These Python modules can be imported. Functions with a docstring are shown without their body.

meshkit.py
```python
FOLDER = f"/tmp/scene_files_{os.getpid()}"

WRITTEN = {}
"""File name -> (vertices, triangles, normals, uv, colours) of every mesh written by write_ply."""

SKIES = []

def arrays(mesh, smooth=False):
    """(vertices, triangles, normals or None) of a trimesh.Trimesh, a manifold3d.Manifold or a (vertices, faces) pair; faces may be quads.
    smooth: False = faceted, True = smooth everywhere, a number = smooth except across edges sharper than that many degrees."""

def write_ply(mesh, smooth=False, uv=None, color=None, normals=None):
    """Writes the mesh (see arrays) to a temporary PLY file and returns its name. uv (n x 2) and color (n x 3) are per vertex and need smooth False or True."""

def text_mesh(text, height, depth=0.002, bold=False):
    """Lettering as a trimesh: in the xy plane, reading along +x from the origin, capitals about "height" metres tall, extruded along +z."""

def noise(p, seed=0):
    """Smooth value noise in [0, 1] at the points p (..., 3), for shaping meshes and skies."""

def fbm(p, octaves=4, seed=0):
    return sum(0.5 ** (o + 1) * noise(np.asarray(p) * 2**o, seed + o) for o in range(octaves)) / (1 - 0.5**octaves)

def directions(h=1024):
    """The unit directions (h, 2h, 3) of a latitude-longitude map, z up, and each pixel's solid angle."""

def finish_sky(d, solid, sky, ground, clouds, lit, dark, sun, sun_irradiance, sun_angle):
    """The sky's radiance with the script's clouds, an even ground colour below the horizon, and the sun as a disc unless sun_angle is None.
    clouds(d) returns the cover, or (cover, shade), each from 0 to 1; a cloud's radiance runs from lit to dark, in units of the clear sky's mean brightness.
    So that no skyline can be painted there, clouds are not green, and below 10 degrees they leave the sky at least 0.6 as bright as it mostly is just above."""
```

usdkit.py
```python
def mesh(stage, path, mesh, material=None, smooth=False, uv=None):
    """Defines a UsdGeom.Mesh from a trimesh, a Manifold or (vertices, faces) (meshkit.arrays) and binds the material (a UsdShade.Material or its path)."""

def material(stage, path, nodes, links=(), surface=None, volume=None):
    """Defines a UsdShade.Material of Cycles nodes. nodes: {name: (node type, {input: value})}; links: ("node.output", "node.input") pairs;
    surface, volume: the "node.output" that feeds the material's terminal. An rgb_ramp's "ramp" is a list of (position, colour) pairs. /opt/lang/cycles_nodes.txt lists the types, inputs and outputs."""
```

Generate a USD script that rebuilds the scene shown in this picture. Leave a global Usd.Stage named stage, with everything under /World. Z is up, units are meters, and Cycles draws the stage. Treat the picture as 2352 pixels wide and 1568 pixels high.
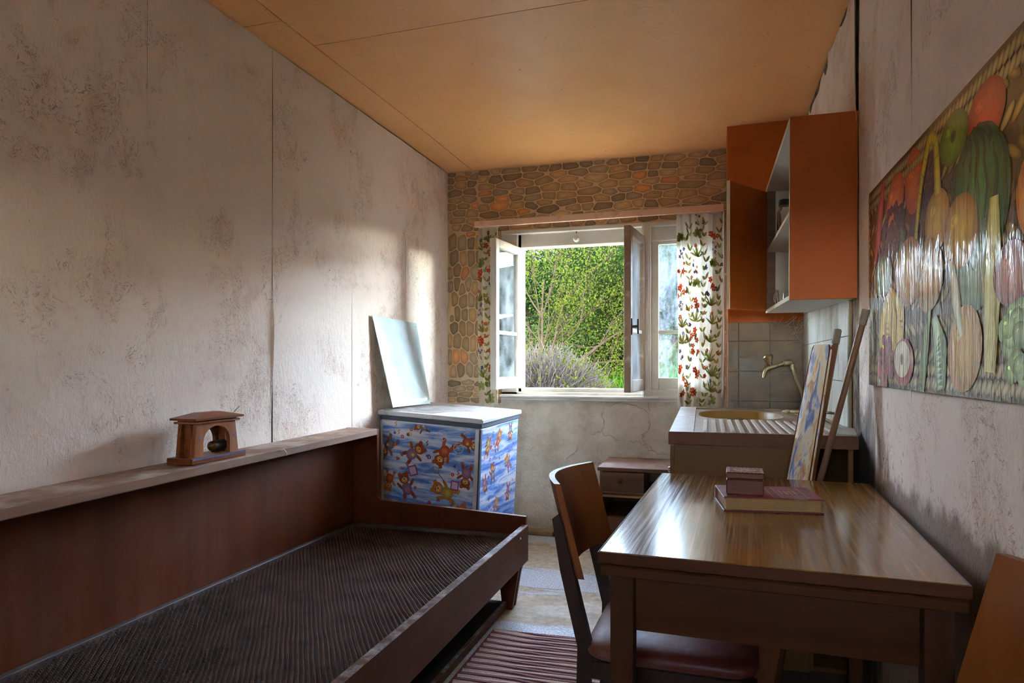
import math, random, re
import numpy as np, trimesh, shapely, usdkit, meshkit
from shapely.geometry import Polygon, Point, box as sbox, LineString
from shapely import affinity
from scipy.spatial import ConvexHull, Voronoi
from pxr import Usd, UsdGeom, UsdLux, UsdShade, Gf, Sdf, Vt

stage = Usd.Stage.CreateInMemory()
UsdGeom.SetStageUpAxis(stage, UsdGeom.Tokens.z)
UsdGeom.Xform.Define(stage, '/World')
rng = np.random.default_rng(7)
PI = math.pi

# ------------------------------------------------------------------ camera
F_PX, VPX, HORIZON = 1550.0, 1645.0, 838.0
EYE = 1.15
YAW = math.degrees(math.atan((VPX - 1176) / F_PX))
cam = UsdGeom.Camera.Define(stage, '/World/camera')
cam.AddTranslateOp().Set((0, 0, EYE))
cam.AddRotateXYZOp().Set((90, 0, YAW))
cam.CreateHorizontalApertureAttr(36.0)
cam.CreateFocalLengthAttr(F_PX / 2352 * 36.0)
cam.CreateVerticalApertureOffsetAttr((HORIZON - 784) / 2352 * 36.0)
cam.CreateClippingRangeAttr((0.05, 2000.0))
cam.CreateExposureAttr(EXPOSURE := 2.0)

# ------------------------------------------------------------------ sky and sun
SUN_TO = np.array([2.0, 1.0, 1.67])                 # towards the sun
SUN_TO = SUN_TO / np.linalg.norm(SUN_TO)
SUN_EL = math.asin(SUN_TO[2])
sky = UsdLux.DomeLight.Define(stage, '/World/sky')
SKY_STRENGTH = 1.5
m = usdkit.material(stage, '/World/Looks/sky_look', {
    's': ('sky_texture', {'sky_type': 'multiple_scattering', 'sun_disc': False, 'sun_elevation': SUN_EL, 'sun_rotation': math.atan2(SUN_TO[0], SUN_TO[1]), 'altitude': 400.0, 'aerosol_density': 0.6}),
    'h': ('hsv', {'saturation': 0.75}),
    'w': ('mix_color', {'blend_type': 'multiply', 'fac': 1.0, 'b': (1.07, 1.0, 0.91)}),     # white balance
    'b': ('background_shader', {'strength': SKY_STRENGTH})}, [('s.color', 'h.color'), ('h.color', 'w.a'), ('w.result', 'b.color')], surface='b.background')
UsdShade.MaterialBindingAPI.Apply(sky.GetPrim()).Bind(m)
sun = UsdLux.DistantLight.Define(stage, '/World/sun')
sun.CreateIntensityAttr(14.5)
sun.CreateAngleAttr(0.53)
sun.CreateColorAttr(Gf.Vec3f(1.0, 0.93, 0.80))
_z = SUN_TO
_x = np.cross([0, 0, 1], _z); _x /= np.linalg.norm(_x)
_y = np.cross(_z, _x)
sun.AddTransformOp().Set(Gf.Matrix4d(*_x, 0, *_y, 0, *_z, 0, 0, 0, 0, 1))

# ------------------------------------------------------------------ helpers: scene tree
USED = set()


def free_path(parent, name):
    p, k = f'{parent}/{name}', 0
    while p in USED:
        k += 1
        p = f'{parent}/{name}_{k:03d}'
    USED.add(p)
    return p


def tag(prim, label=None, cat=None, group=None, kind=None):
    prim = prim.GetPrim()
    for k, v in (('label', label), ('category', cat), ('group', group), ('kind', kind)):
        if v:
            prim.SetCustomDataByKey(k, v)
    return prim


class Thing:
    """An Xform at the thing's base; parts given in world coordinates unless mat (4x4, column vectors) is given, then in local ones."""

    def __init__(self, name, label, cat, loc=(0, 0, 0), mat=None, group=None, kind=None, local=False):
        self.path = free_path('/World', name)
        x = UsdGeom.Xform.Define(stage, self.path)
        self.local = local or mat is not None
        self.loc = np.asarray(loc, float)
        if mat is None:
            x.AddTranslateOp().Set(tuple(map(float, loc)))
        else:
            x.AddTransformOp().Set(Gf.Matrix4d(*np.asarray(mat, float).T.ravel().tolist()))
        self.prim = tag(x, label, cat, group, kind)

    def part(self, name, mesh, m, parent=None, smooth=False, label=None, kind=None, col=None):
        path = free_path(parent or self.path, name)
        v, f = geo(mesh)
        if not self.local:
            v = v - self.loc
        put(path, v, f, m, smooth, col)
        tag(stage.GetPrimAtPath(path), label, None, None, kind)
        return path


def geo(mesh):
    if isinstance(mesh, G):
        return mesh.get()
    if hasattr(mesh, 'vertices'):
        return np.asarray(mesh.vertices, float), np.asarray(mesh.faces, int)
    return np.asarray(mesh[0], float), np.asarray(mesh[1], int)


def put(path, v, f, m, smooth=False, col=None):
    pr = usdkit.mesh(stage, path, (v, f), LOOK[m], smooth=smooth)
    if col is not None:
        UsdGeom.PrimvarsAPI(pr).CreatePrimvar('col', Sdf.ValueTypeNames.Color3fArray, 'vertex').Set(Vt.Vec3fArray.FromNumpy(np.asarray(col, np.float32)))
    return pr


def one(name, mesh, m, label=None, cat=None, group=None, kind=None, smooth=False, col=None):
    """A thing (or piece of the setting) that is one mesh, written in world coordinates."""
    path = free_path('/World', name)
    v, f = geo(mesh)
    pr = put(path, v, f, m, smooth, col)
    tag(pr, label, cat, group, kind)
    return path


def child(parent, name, mesh, m, smooth=False, label=None, kind=None, col=None):
    path = free_path(parent, name)
    v, f = geo(mesh)
    pr = put(path, v, f, m, smooth, col)
    tag(pr, label, None, None, kind)
    return path


def curves(path, lines, width, m):
    c = UsdGeom.BasisCurves.Define(stage, path)
    c.CreateTypeAttr('linear')
    c.CreateCurveVertexCountsAttr([len(l) for l in lines])
    c.CreatePointsAttr(Vt.Vec3fArray.FromNumpy(np.vstack(lines).astype(np.float32)))
    if np.ndim(width) == 0:
        c.CreateWidthsAttr([float(width)]); c.SetWidthsInterpolation('constant')
    else:
        c.CreateWidthsAttr(Vt.FloatArray.FromNumpy(np.asarray(width, np.float32))); c.SetWidthsInterpolation('vertex')
    UsdShade.MaterialBindingAPI.Apply(c.GetPrim()).Bind(LOOK[m])
    return c


# ------------------------------------------------------------------ helpers: geometry
def rot(axis, deg):
    return trimesh.transformations.rotation_matrix(math.radians(deg), axis)[:3, :3]


def unit(a):
    a = np.asarray(a, float)
    return a / np.linalg.norm(a)


def hull(pts):
    pts = np.asarray(pts, float)
    h = ConvexHull(pts)
    f = h.simplices.copy()
    c = pts[h.vertices].mean(0)
    n = np.cross(pts[f[:, 1]] - pts[f[:, 0]], pts[f[:, 2]] - pts[f[:, 0]])
    flip = ((pts[f[:, 0]] - c) * n).sum(1) < 0
    f[flip] = f[flip][:, ::-1]
    used, inv = np.unique(f, return_inverse=True)
    return pts[used], inv.reshape(f.shape)


class G:
    """Collects shapes that become one mesh."""

    def __init__(self):
        self.v, self.f, self.n = [], [], 0

    def add(self, v, f):
        v, f = np.asarray(v, float), np.asarray(f, int)
        if f.shape[1] == 4:
            f = np.vstack([f[:, [0, 1, 2]], f[:, [0, 2, 3]]])
        self.v.append(v); self.f.append(f + self.n); self.n += len(v)
        return self

    def get(self):
        return np.vstack(self.v), np.vstack(self.f)

    def box(self, lo, hi, b=0.002, R=None, at=(0, 0, 0)):
        lo, hi = np.minimum(lo, hi).astype(float), np.maximum(lo, hi).astype(float)
        b = min(b, 0.45 * (hi - lo).min())
        c, h = (lo + hi) / 2, (hi - lo) / 2
        pts = []
        for s in np.ndindex(2, 2, 2):
            s = np.array(s) * 2 - 1
            for k in range(3):
                p = s * (h - b); p[k] = s[k] * h[k]
                pts.append(c + p)
        v, f = hull(pts)
        if R is not None:
            v = v @ np.asarray(R).T
        return self.add(v + np.asarray(at, float), f)

    def beam(self, p0, p1, w, t, up=(0, 0, 1), b=0.002):
        """A bar from p0 to p1, w across (sideways) and t along up."""
        p0, p1 = np.asarray(p0, float), np.asarray(p1, float)
        d = unit(p1 - p0); s = unit(np.cross(d, up)); u = np.cross(s, d)
        L = np.linalg.norm(p1 - p0)
        R = np.stack([d, s, u], 1)
        return self.box((0, -w / 2, -t / 2), (L, w / 2, t / 2), b, R, p0)

    def tube(self, pts, r, n=10, cap=True):
        p = np.asarray(pts, float)
        r = np.broadcast_to(r, (len(p),))
        t = np.gradient(p, axis=0); t /= np.linalg.norm(t, axis=1, keepdims=True) + 1e-12
        a = np.cross(t[0], [0, 0, 1.0] if abs(t[0][2]) < 0.9 else [1.0, 0, 0]); A = []
        for k in range(len(p)):
            a = a - t[k] * (a @ t[k]); a /= np.linalg.norm(a) + 1e-12; A.append(a)
        A = np.array(A); B = np.cross(t, A)
        g = np.arange(n) * 2 * PI / n
        v = (p[:, None] + r[:, None, None] * (np.cos(g)[None, :, None] * A[:, None] + np.sin(g)[None, :, None] * B[:, None])).reshape(-1, 3)
        i, j = np.meshgrid(np.arange(len(p) - 1), np.arange(n), indexing='ij')
        f = np.stack([i * n + j, i * n + (j + 1) % n, (i + 1) * n + (j + 1) % n, (i + 1) * n + j], -1).reshape(-1, 4)
        f = np.vstack([f[:, [0, 1, 2]], f[:, [0, 2, 3]]])
        if cap:
            k = len(v); v = np.vstack([v, p[:1], p[-1:]])
            q = np.arange(n); e = (len(p) - 1) * n
            f = np.vstack([f, np.stack([np.full(n, k), (q + 1) % n, q], 1), np.stack([np.full(n, k + 1), e + q, e + (q + 1) % n], 1)])
        return self.add(v, f)

    def lathe(self, prof, n=24, at=(0, 0, 0), R=None, sx=1.0, sy=1.0):
        """prof: (radius, z) pairs from bottom to top, closed on the axis where the radius is 0."""
        prof = np.asarray(prof, float); g = np.arange(n) * 2 * PI / n
        v = np.stack([prof[:, 0, None] * np.cos(g) * sx, prof[:, 0, None] * np.sin(g) * sy, np.repeat(prof[:, 1, None], n, 1)], -1).reshape(-1, 3)
        i, j = np.meshgrid(np.arange(len(prof) - 1), np.arange(n), indexing='ij')
        f = np.stack([i * n + j, i * n + (j + 1) % n, (i + 1) * n + (j + 1) % n, (i + 1) * n + j], -1).reshape(-1, 4)
        if R is not None:
            v = v @ np.asarray(R).T
        return self.add(v + np.asarray(at, float), f)

    def ext(self, poly, d, O, U, V):
        """A shapely polygon in the plane (O, U, V), d thick along U x V."""
        for g in getattr(poly, 'geoms', [poly]):
            m = trimesh.creation.extrude_polygon(g, 1.0, engine='earcut')
            U_, V_ = np.asarray(U, float), np.asarray(V, float)
            v = np.asarray(O, float) + m.vertices[:, :1] * U_ + m.vertices[:, 1:2] * V_ + m.vertices[:, 2:] * np.cross(U_, V_) * d
            self.add(v, m.faces)
        return self

    def ball(self, c, r, sub=2, scale=(1, 1, 1)):
        m = trimesh.creation.icosphere(sub, 1.0)
        return self.add(m.vertices * np.asarray(scale) * r + np.asarray(c, float), m.faces)


def grid(nu, nv, fn):
    """A sheet: fn(u, v) -> (..., 3) for u, v in [0, 1]."""
    u, v = np.meshgrid(np.linspace(0, 1, nu), np.linspace(0, 1, nv), indexing='ij')
    p = fn(u, v).reshape(-1, 3)
    i, j = np.meshgrid(np.arange(nu - 1), np.arange(nv - 1), indexing='ij')
    f = np.stack([i * nv + j, (i + 1) * nv + j, (i + 1) * nv + j + 1, i * nv + j + 1], -1).reshape(-1, 4)
    return p, np.vstack([f[:, [0, 1, 2]], f[:, [0, 2, 3]]])


def solid_sheet(nu, nv, fn, off):
    """A sheet with thickness: fn gives the front, off the vector to the back."""
    p, f = grid(nu, nv, fn)
    n = len(p)
    i = np.arange(nu) * nv; j = np.arange(nv)
    rim = np.concatenate([i, (nu - 1) * nv + j[1:], i[::-1][1:] + nv - 1, j[::-1][1:]])
    a, b = rim[:-1], rim[1:]
    side = np.vstack([np.stack([a, a + n, b + n], 1), np.stack([a, b + n, b], 1)])
    return np.vstack([p, p + off]), np.vstack([f, f[:, ::-1] + n, side])


class Print:
    """Flat print: coloured paper-thin shapes laid on a surface. place(xy (n,2), lift) -> (n,3)."""

    def __init__(self, place, step=0.00012):
        self.place, self.step, self.k = place, step, 0
        self.v, self.f, self.c, self.n = [], [], [], 0

    def shape(self, pts, c0, c1=None, rings=1, base=1.0):
        """A star-shaped outline, colour c0 at the middle running to c1 at the edge (both printed)."""
        pts = np.asarray(pts, float); c0 = np.asarray(c0, float); c1 = c0 if c1 is None else np.asarray(c1, float)
        self.k += 1
        m, n = pts.mean(0), len(pts)
        fr = np.linspace(0, 1, rings + 1)[1:]
        xy = np.vstack([m[None]] + [m + (pts - m) * s for s in fr])
        col = np.vstack([c0[None]] + [np.repeat((c0 + (c1 - c0) * s ** 1.5)[None], n, 0) for s in fr])
        q = np.arange(n); f = [np.stack([np.zeros(n, int), 1 + q, 1 + (q + 1) % n], 1)]
        for r in range(rings - 1):
            a = 1 + r * n; b = a + n
            f += [np.stack([a + q, b + q, b + (q + 1) % n], 1), np.stack([a + q, b + (q + 1) % n, a + (q + 1) % n], 1)]
        f = np.vstack(f)
        area = np.sum(pts[:, 0] * np.roll(pts[:, 1], -1) - np.roll(pts[:, 0], -1) * pts[:, 1])
        if area < 0:
            f = f[:, ::-1]
        self.v.append(self.place(xy, base * 0.0003 + self.k * self.step)); self.f.append(f + self.n); self.c.append(col); self.n += len(xy)

    def ell(self, c, rx, ry, c0, c1=None, ang=0, n=18, rings=1, wob=0.0):
        g = np.arange(n) * 2 * PI / n
        r = 1 + wob * np.sin(3 * g + c[0] * 50) + wob * np.sin(5 * g + c[1] * 70)
        p = np.stack([rx * np.cos(g) * r, ry * np.sin(g) * r], 1)
        a = math.radians(ang); p = p @ np.array([[math.cos(a), math.sin(a)], [-math.sin(a), math.cos(a)]])
        self.shape(p + np.asarray(c, float), c0, c1, rings)

    def line(self, pts, w, c):
        for g in (lambda q: getattr(q, 'geoms', [q]))(LineString(pts).buffer(w / 2, quad_segs=3)):
            tr = trimesh.creation.triangulate_polygon(g, engine='earcut')
            self.k += 1
            v2, f = np.asarray(tr[0]), np.asarray(tr[1])
            e1, e2 = v2[f[:, 1]] - v2[f[:, 0]], v2[f[:, 2]] - v2[f[:, 0]]; a = e1[:, 0] * e2[:, 1] - e1[:, 1] * e2[:, 0]; f[a < 0] = f[a < 0][:, ::-1]
            self.v.append(self.place(v2, 0.0003 + self.k * self.step)); self.f.append(f + self.n); self.c.append(np.repeat(np.asarray(c, float)[None], len(v2), 0)); self.n += len(v2)

    def get(self):
        return np.vstack(self.v), np.vstack(self.f), np.vstack(self.c)


# ------------------------------------------------------------------ helpers: materials
LOOK = {}


def srgb(*c):
    c = np.asarray(c, float) / 255
    return tuple(np.where(c <= 0.04045, c / 12.92, ((c + 0.055) / 1.055) ** 2.4))


class NT:
    def __init__(self):
        self.nodes, self.links, self.k = {}, [], 0

    def n(self, kind, out, **inp):
        self.k += 1
        name = f'n{self.k}'
        vals = {}
        for key, v in inp.items():
            if isinstance(v, str) and re.fullmatch(r'n\d+\.\w+', v):
                self.links.append((v, f'{name}.{key}'))
            else:
                vals[key] = v
        self.nodes[name] = (kind, vals)
        return f'{name}.{out}'

    def pos(self):
        return self.n('geometry', 'position')

    def obj(self):
        return self.n('texture_coordinate', 'object')

    def xyz(self, v):
        a = self.n('separate_xyz', 'x', vector=v).split('.')[0]
        return a + '.x', a + '.y', a + '.z'

    def map(self, v, scale=(1, 1, 1), rotation=(0, 0, 0), location=(0, 0, 0)):
        return self.n('mapping', 'vector', vector=v, scale=scale, rotation=rotation, location=location)

    def noise(self, v, scale, detail=4, rough=0.5, dist=0.0, out='fac'):
        return self.n('noise_texture', out, vector=v, scale=scale, detail=detail, roughness=rough, distortion=dist)

    def m(self, op, a, b=0.0, c=0.0):
        return self.n('math', 'value', math_type=op, value1=a, value2=b, value3=c)

    def rng(self, v, a, b, c=0.0, d=1.0):
        return self.n('map_range', 'result', value=v, from_min=a, from_max=b, to_min=c, to_max=d, clamp=True, range_type='smoothstep')

    def mix(self, fac, a, b, blend='mix'):
        return self.n('mix_color', 'result', fac=fac, a=a, b=b, blend_type=blend)

    def ramp(self, fac, stops):
        return self.n('rgb_ramp', 'color', fac=fac, ramp=stops)

    def bump(self, h, dist=0.002, strength=1.0, normal=None):
        return self.n('bump', 'normal', height=h, distance=dist, strength=strength, **({'normal': normal} if normal else {}))

    def pr(self, **k):
        return self.n('principled_bsdf', 'BSDF', **k)

    def done(self, name, surface):
        LOOK[name] = usdkit.material(stage, f'/World/Looks/{name}', self.nodes, self.links, surface=surface)


def plain(name, c, rough=0.5, metal=0.0, wear=0.12, scale=9.0, bump=0.0, coat=0.0, wear_c=None, **kw):
    t = NT(); o = t.obj()
    n = t.noise(o, scale, 6, 0.6)
    c = np.asarray(c, float)
    col = t.ramp(n, [(0.25, tuple(c * (1 - wear))), (0.5, tuple(c)), (0.8, tuple(np.minimum(c * (1 + wear), 1)))]) if wear_c is None else t.mix(t.rng(n, 0.55, 0.72), tuple(c), tuple(wear_c))
    k = dict(base_color=col, roughness=t.rng(n, 0.2, 0.8, max(rough - 0.08, 0.03), min(rough + 0.12, 1)), metallic=metal, coat_weight=coat, **kw)
    if bump:
        k['normal'] = t.bump(t.noise(o, scale * 8, 4, 0.6), bump)
    t.done(name, t.pr(**k))


def wood(name, c0, c1, axis=1, rough=0.4, fine=26.0, along=0.055, dust=None, dust_amt=0.5, coat=0.0, spec=0.3, bump=0.0004, contrast=0.16, coat_rough=0.08):
    """Grain that runs along one axis of the thing's own space."""
    t = NT(); o = t.obj()
    s = [fine, fine, fine]; s[axis] = fine * along
    a = t.map(o, tuple(s))
    n = t.noise(a, 1.0, 6, 0.62, 0.6)
    s2 = [7.0, 7.0, 7.0]; s2[axis] = 0.5
    n2 = t.noise(t.map(o, tuple(s2)), 1.0, 3, 0.5, 1.0)
    g = t.m('multiply_add', n2, 0.5, t.m('multiply', n, 0.5))
    col = t.ramp(g, [(0.5 - contrast, c0), (0.5, tuple((np.array(c0) + np.array(c1)) / 2)), (0.5 + contrast, c1)])
    r = t.rng(n, 0.3, 0.7, rough - 0.06, rough + 0.06)
    if dust is not None:
        d = t.m('multiply', t.rng(t.noise(o, 5.0, 7, 0.7), 0.42, 0.68), dust_amt)
        up = t.rng(t.xyz(t.n('geometry', 'normal'))[2], 0.3, 0.9)
        d = t.m('multiply', d, t.m('multiply_add', up, 0.96, 0.04))
        col = t.mix(d, col, dust)
        r = t.m('maximum', r, t.m('multiply', d, 0.9))
    t.done(name, t.pr(base_color=col, roughness=r, coat_weight=coat, coat_roughness=coat_rough, specular_ior_level=spec, normal=t.bump(n, bump)))


def printed(name, rough=0.5, coat=0.0, grain=0.0):
    t = NT()
    c = t.n('attribute', 'color', attribute='col')
    if grain:
        c = t.mix(1.0, c, t.ramp(t.noise(t.pos(), 60.0, 4, 0.7), [(0.3, (1 - grain,) * 3), (0.7, (1, 1, 1))]), 'multiply')
    t.done(name, t.pr(base_color=c, roughness=rough, coat_weight=coat))

# ------------------------------------------------------------------ materials
def wallpaper(name, mold=False):
    t = NT(); p = t.pos(); x, y, z = t.xyz(p)
    big = t.noise(p, 2.9, 7, 0.68, 0.4)
    sp = t.noise(t.map(p, (1, 1, 0.55)), 6.5, 6, 0.7, 1.2)
    patch = t.m('multiply', t.rng(big, 0.40, 0.66), t.rng(sp, 0.40, 0.68))
    base = t.mix(t.rng(t.noise(p, 0.8, 3), 0.35, 0.65), srgb(233, 215, 199), srgb(223, 202, 183))
    col = t.mix(t.m('multiply', patch, 0.50), base, srgb(182, 142, 114))
    col = t.mix(t.m('multiply', t.rng(t.noise(p, 3.1, 5, 0.6, 0.5), 0.60, 0.72), 0.45), col, srgb(196, 158, 140))
    # thin printed fibres, gathered in the mottled patches
    f = t.noise(p, 13.0, 3, 0.6, 3.2)
    fib = t.m('less_than', t.m('absolute', t.m('subtract', f, 0.5)), 0.012)
    fib = t.m('multiply', fib, t.rng(t.m('multiply', t.rng(big, 0.45, 0.62), sp), 0.10, 0.36))
    col = t.mix(t.m('multiply', fib, 0.6), col, srgb(112, 88, 70))
    specks = t.m('greater_than', t.noise(p, 55.0, 2, 0.5), 0.755)
    col = t.mix(t.m('multiply', specks, 0.45), col, srgb(70, 52, 42))
    if mold:
        edge = t.m('add', t.rng(y, 1.75, 2.55), t.m('multiply', t.rng(z, 1.25, 0.75), 0.62))
        mm = t.m('add', edge, t.m('multiply', t.m('subtract', t.noise(t.map(p, (1, 1.4, 0.45)), 5.0, 8, 0.72, 0.6), 0.5), 1.5))
        low = t.rng(z, 1.18, 0.98)
        brown = t.m('multiply', t.rng(mm, 1.02, 1.32), low)
        black = t.m('multiply', t.rng(mm, 1.30, 1.55), low)
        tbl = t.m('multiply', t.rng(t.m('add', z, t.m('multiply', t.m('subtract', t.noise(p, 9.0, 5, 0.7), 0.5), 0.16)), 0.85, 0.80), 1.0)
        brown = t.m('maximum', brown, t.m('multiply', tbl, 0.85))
        col = t.mix(t.m('multiply', brown, 0.85), col, srgb(104, 70, 40))
        col = t.mix(t.m('multiply', black, 0.92), col, srgb(34, 28, 24))
        dots = t.m('multiply', t.m('greater_than', t.noise(t.map(p, (1, 1, 0.5)), 70.0, 3, 0.6), 0.66), t.rng(mm, 0.35, 0.95))
        col = t.mix(t.m('multiply', dots, t.m('multiply', low, 0.85)), col, srgb(48, 38, 32))
    else:
        dy = t.m('absolute', t.m('subtract', t.m('add', y, t.m('multiply', t.m('subtract', t.noise(p, 6.0, 3), 0.5), 0.05)), 1.475))
        drip = t.m('multiply', t.rng(dy, 0.016, 0.004), t.rng(z, 2.16, 2.24))
        col = t.mix(t.m('multiply', drip, 0.6), col, srgb(150, 104, 40))
    h = t.m('add', t.m('multiply', t.noise(t.map(p, (1, 1, 0.5)), 62.0, 5, 0.7, 0.5), 1.0), t.m('multiply', t.noise(p, 20.0, 3), 0.4))
    t.done(name, t.pr(base_color=col, roughness=0.72, specular_ior_level=0.35, normal=t.bump(h, 0.0042)))


wallpaper('wallpaper_left')
wallpaper('wallpaper_right', True)

t = NT(); p = t.pos(); x, y, z = t.xyz(p)
n = t.noise(p, 4.0, 8, 0.7)
col = t.ramp(n, [(0.3, srgb(176, 158, 134)), (0.5, srgb(204, 188, 164)), (0.7, srgb(222, 208, 186))])
crack = t.n('voronoi_texture', 'distance', vector=t.mix(0.22, p, t.noise(p, 6.0, 4, out='color')), scale=5.5, feature='distance_to_edge')
cr = t.m('multiply', t.rng(crack, 0.014, 0.002), t.rng(t.noise(p, 2.0, 2), 0.5, 0.62))
col = t.mix(t.m('multiply', cr, 0.4), col, srgb(110, 90, 66))
col = t.mix(t.m('multiply', t.rng(t.m('add', z, t.m('multiply', n, 0.12)), 0.24, 0.06), 0.5), col, srgb(150, 124, 88))
h = t.m('add', t.noise(p, 60.0, 5, 0.6), t.m('multiply', t.noise(p, 16.0, 4, 0.6), 0.7))
t.done('plaster', t.pr(base_color=col, roughness=0.9, specular_ior_level=0.2, normal=t.bump(t.m('subtract', h, t.m('multiply', cr, 0.8)), 0.010)))

t = NT(); p = t.pos()
n = t.noise(t.map(p, (1, 1, 0.4)), 7.0, 8, 0.75)
col = t.ramp(n, [(0.34, srgb(28, 24, 20)), (0.47, srgb(78, 56, 36)), (0.58, srgb(150, 130, 108)), (0.7, srgb(196, 180, 160))])
t.done('mouldy_plaster', t.pr(base_color=col, roughness=0.9, specular_ior_level=0.2, normal=t.bump(n, 0.012)))

plain('bare_wall', srgb(88, 62, 40), 0.9, bump=0.004)
plain('rear_wall_paint', srgb(206, 190, 172), 0.85, bump=0.003)

t = NT(); p = t.pos()
n = t.noise(p, 2.2, 7, 0.65)
col = t.ramp(n, [(0.3, srgb(234, 166, 100)), (0.5, srgb(240, 174, 109)), (0.7, srgb(243, 180, 117))])
sp = t.m('greater_than', t.noise(p, 26.0, 3, 0.6), 0.735)
col = t.mix(t.m('multiply', sp, 0.6), col, srgb(120, 74, 36))
sc = t.m('multiply', t.m('less_than', t.m('absolute', t.m('subtract', t.noise(t.map(p, (1, 3, 1)), 5.0, 3, 0.6, 2.0), 0.5)), 0.006), t.rng(n, 0.55, 0.6))
col = t.mix(t.m('multiply', sc, 0.4), col, srgb(150, 92, 44))
t.done('ceiling_paint', t.pr(base_color=col, roughness=0.42, specular_ior_level=0.4, normal=t.bump(t.noise(p, 5.0, 4), 0.004)))
plain('ceiling_joint', srgb(132, 82, 40), 0.7)

t = NT(); p = t.pos(); x, y, z = t.xyz(p)
n = t.noise(t.map(p, (0.55, 1.5, 1)), 3.2, 8, 0.66, 0.5)
gr = t.noise(p, 120.0, 3, 0.7)
con = t.ramp(gr, [(0.32, srgb(120, 112, 106)), (0.5, srgb(176, 170, 166)), (0.66, srgb(214, 210, 208))])
tan = t.ramp(t.noise(p, 30.0, 6, 0.7), [(0.3, srgb(140, 116, 84)), (0.5, srgb(172, 148, 114)), (0.7, srgb(190, 168, 134))])
band = t.m('add', n, t.m('multiply', t.m('sine', t.m('multiply', y, 7.6)), 0.16))
col = t.mix(t.rng(band, 0.50, 0.56), tan, con)
dirt = t.m('greater_than', t.noise(p, 46.0, 4, 0.65), 0.69)
col = t.mix(t.m('multiply', dirt, 0.75), col, srgb(60, 48, 36))
t.done('floor_concrete', t.pr(base_color=col, roughness=t.rng(n, 0.4, 0.6, 0.75, 0.5), normal=t.bump(t.m('add', t.rng(band, 0.49, 0.56), t.m('multiply', gr, 0.3)), 0.003)))
plain('kerb_paint', srgb(150, 118, 76), 0.85, bump=0.006, wear=0.3)

# old white paint, chipped
t = NT(); p = t.pos()
n = t.noise(t.map(p, (1, 1, 0.5)), 22.0, 6, 0.7)
col = t.ramp(t.noise(p, 5.0, 5), [(0.3, srgb(186, 176, 158)), (0.7, srgb(212, 203, 186))])
chip = t.rng(n, 0.665, 0.70)
col = t.mix(t.m('multiply', chip, 0.85), col, srgb(118, 92, 66))
t.done('old_white_paint', t.pr(base_color=col, roughness=0.5, normal=t.bump(t.m('subtract', t.m('multiply', n, 0.3), chip), 0.0012)))
plain('pelmet_paint', srgb(216, 176, 146), 0.55, wear=0.08, wear_c=srgb(190, 150, 120))

def pane(name, dust=0.10, dust_c=(0.6, 0.62, 0.64)):
    t = NT(); p = t.pos()
    clear = t.n('transparent_bsdf', 'BSDF', color=(0.95, 0.97, 0.97))
    gl = t.n('glossy_bsdf', 'BSDF', color=(1, 1, 1), roughness=0.015)
    g = t.n('mix_closure', 'closure', fac=t.n('fresnel', 'fac', IOR=1.5), closure1=clear, closure2=gl)
    d = t.n('mix_closure', 'closure', fac=0.5, closure1=t.n('diffuse_bsdf', 'BSDF', color=dust_c), closure2=t.n('translucent_bsdf', 'BSDF', color=dust_c))
    n = t.m('multiply', t.rng(t.noise(t.map(p, (1, 1, 0.5)), 9.0, 7, 0.72), 0.3, 0.75), 2 * dust)
    t.done(name, t.n('mix_closure', 'closure', fac=n, closure1=g, closure2=d))

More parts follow.
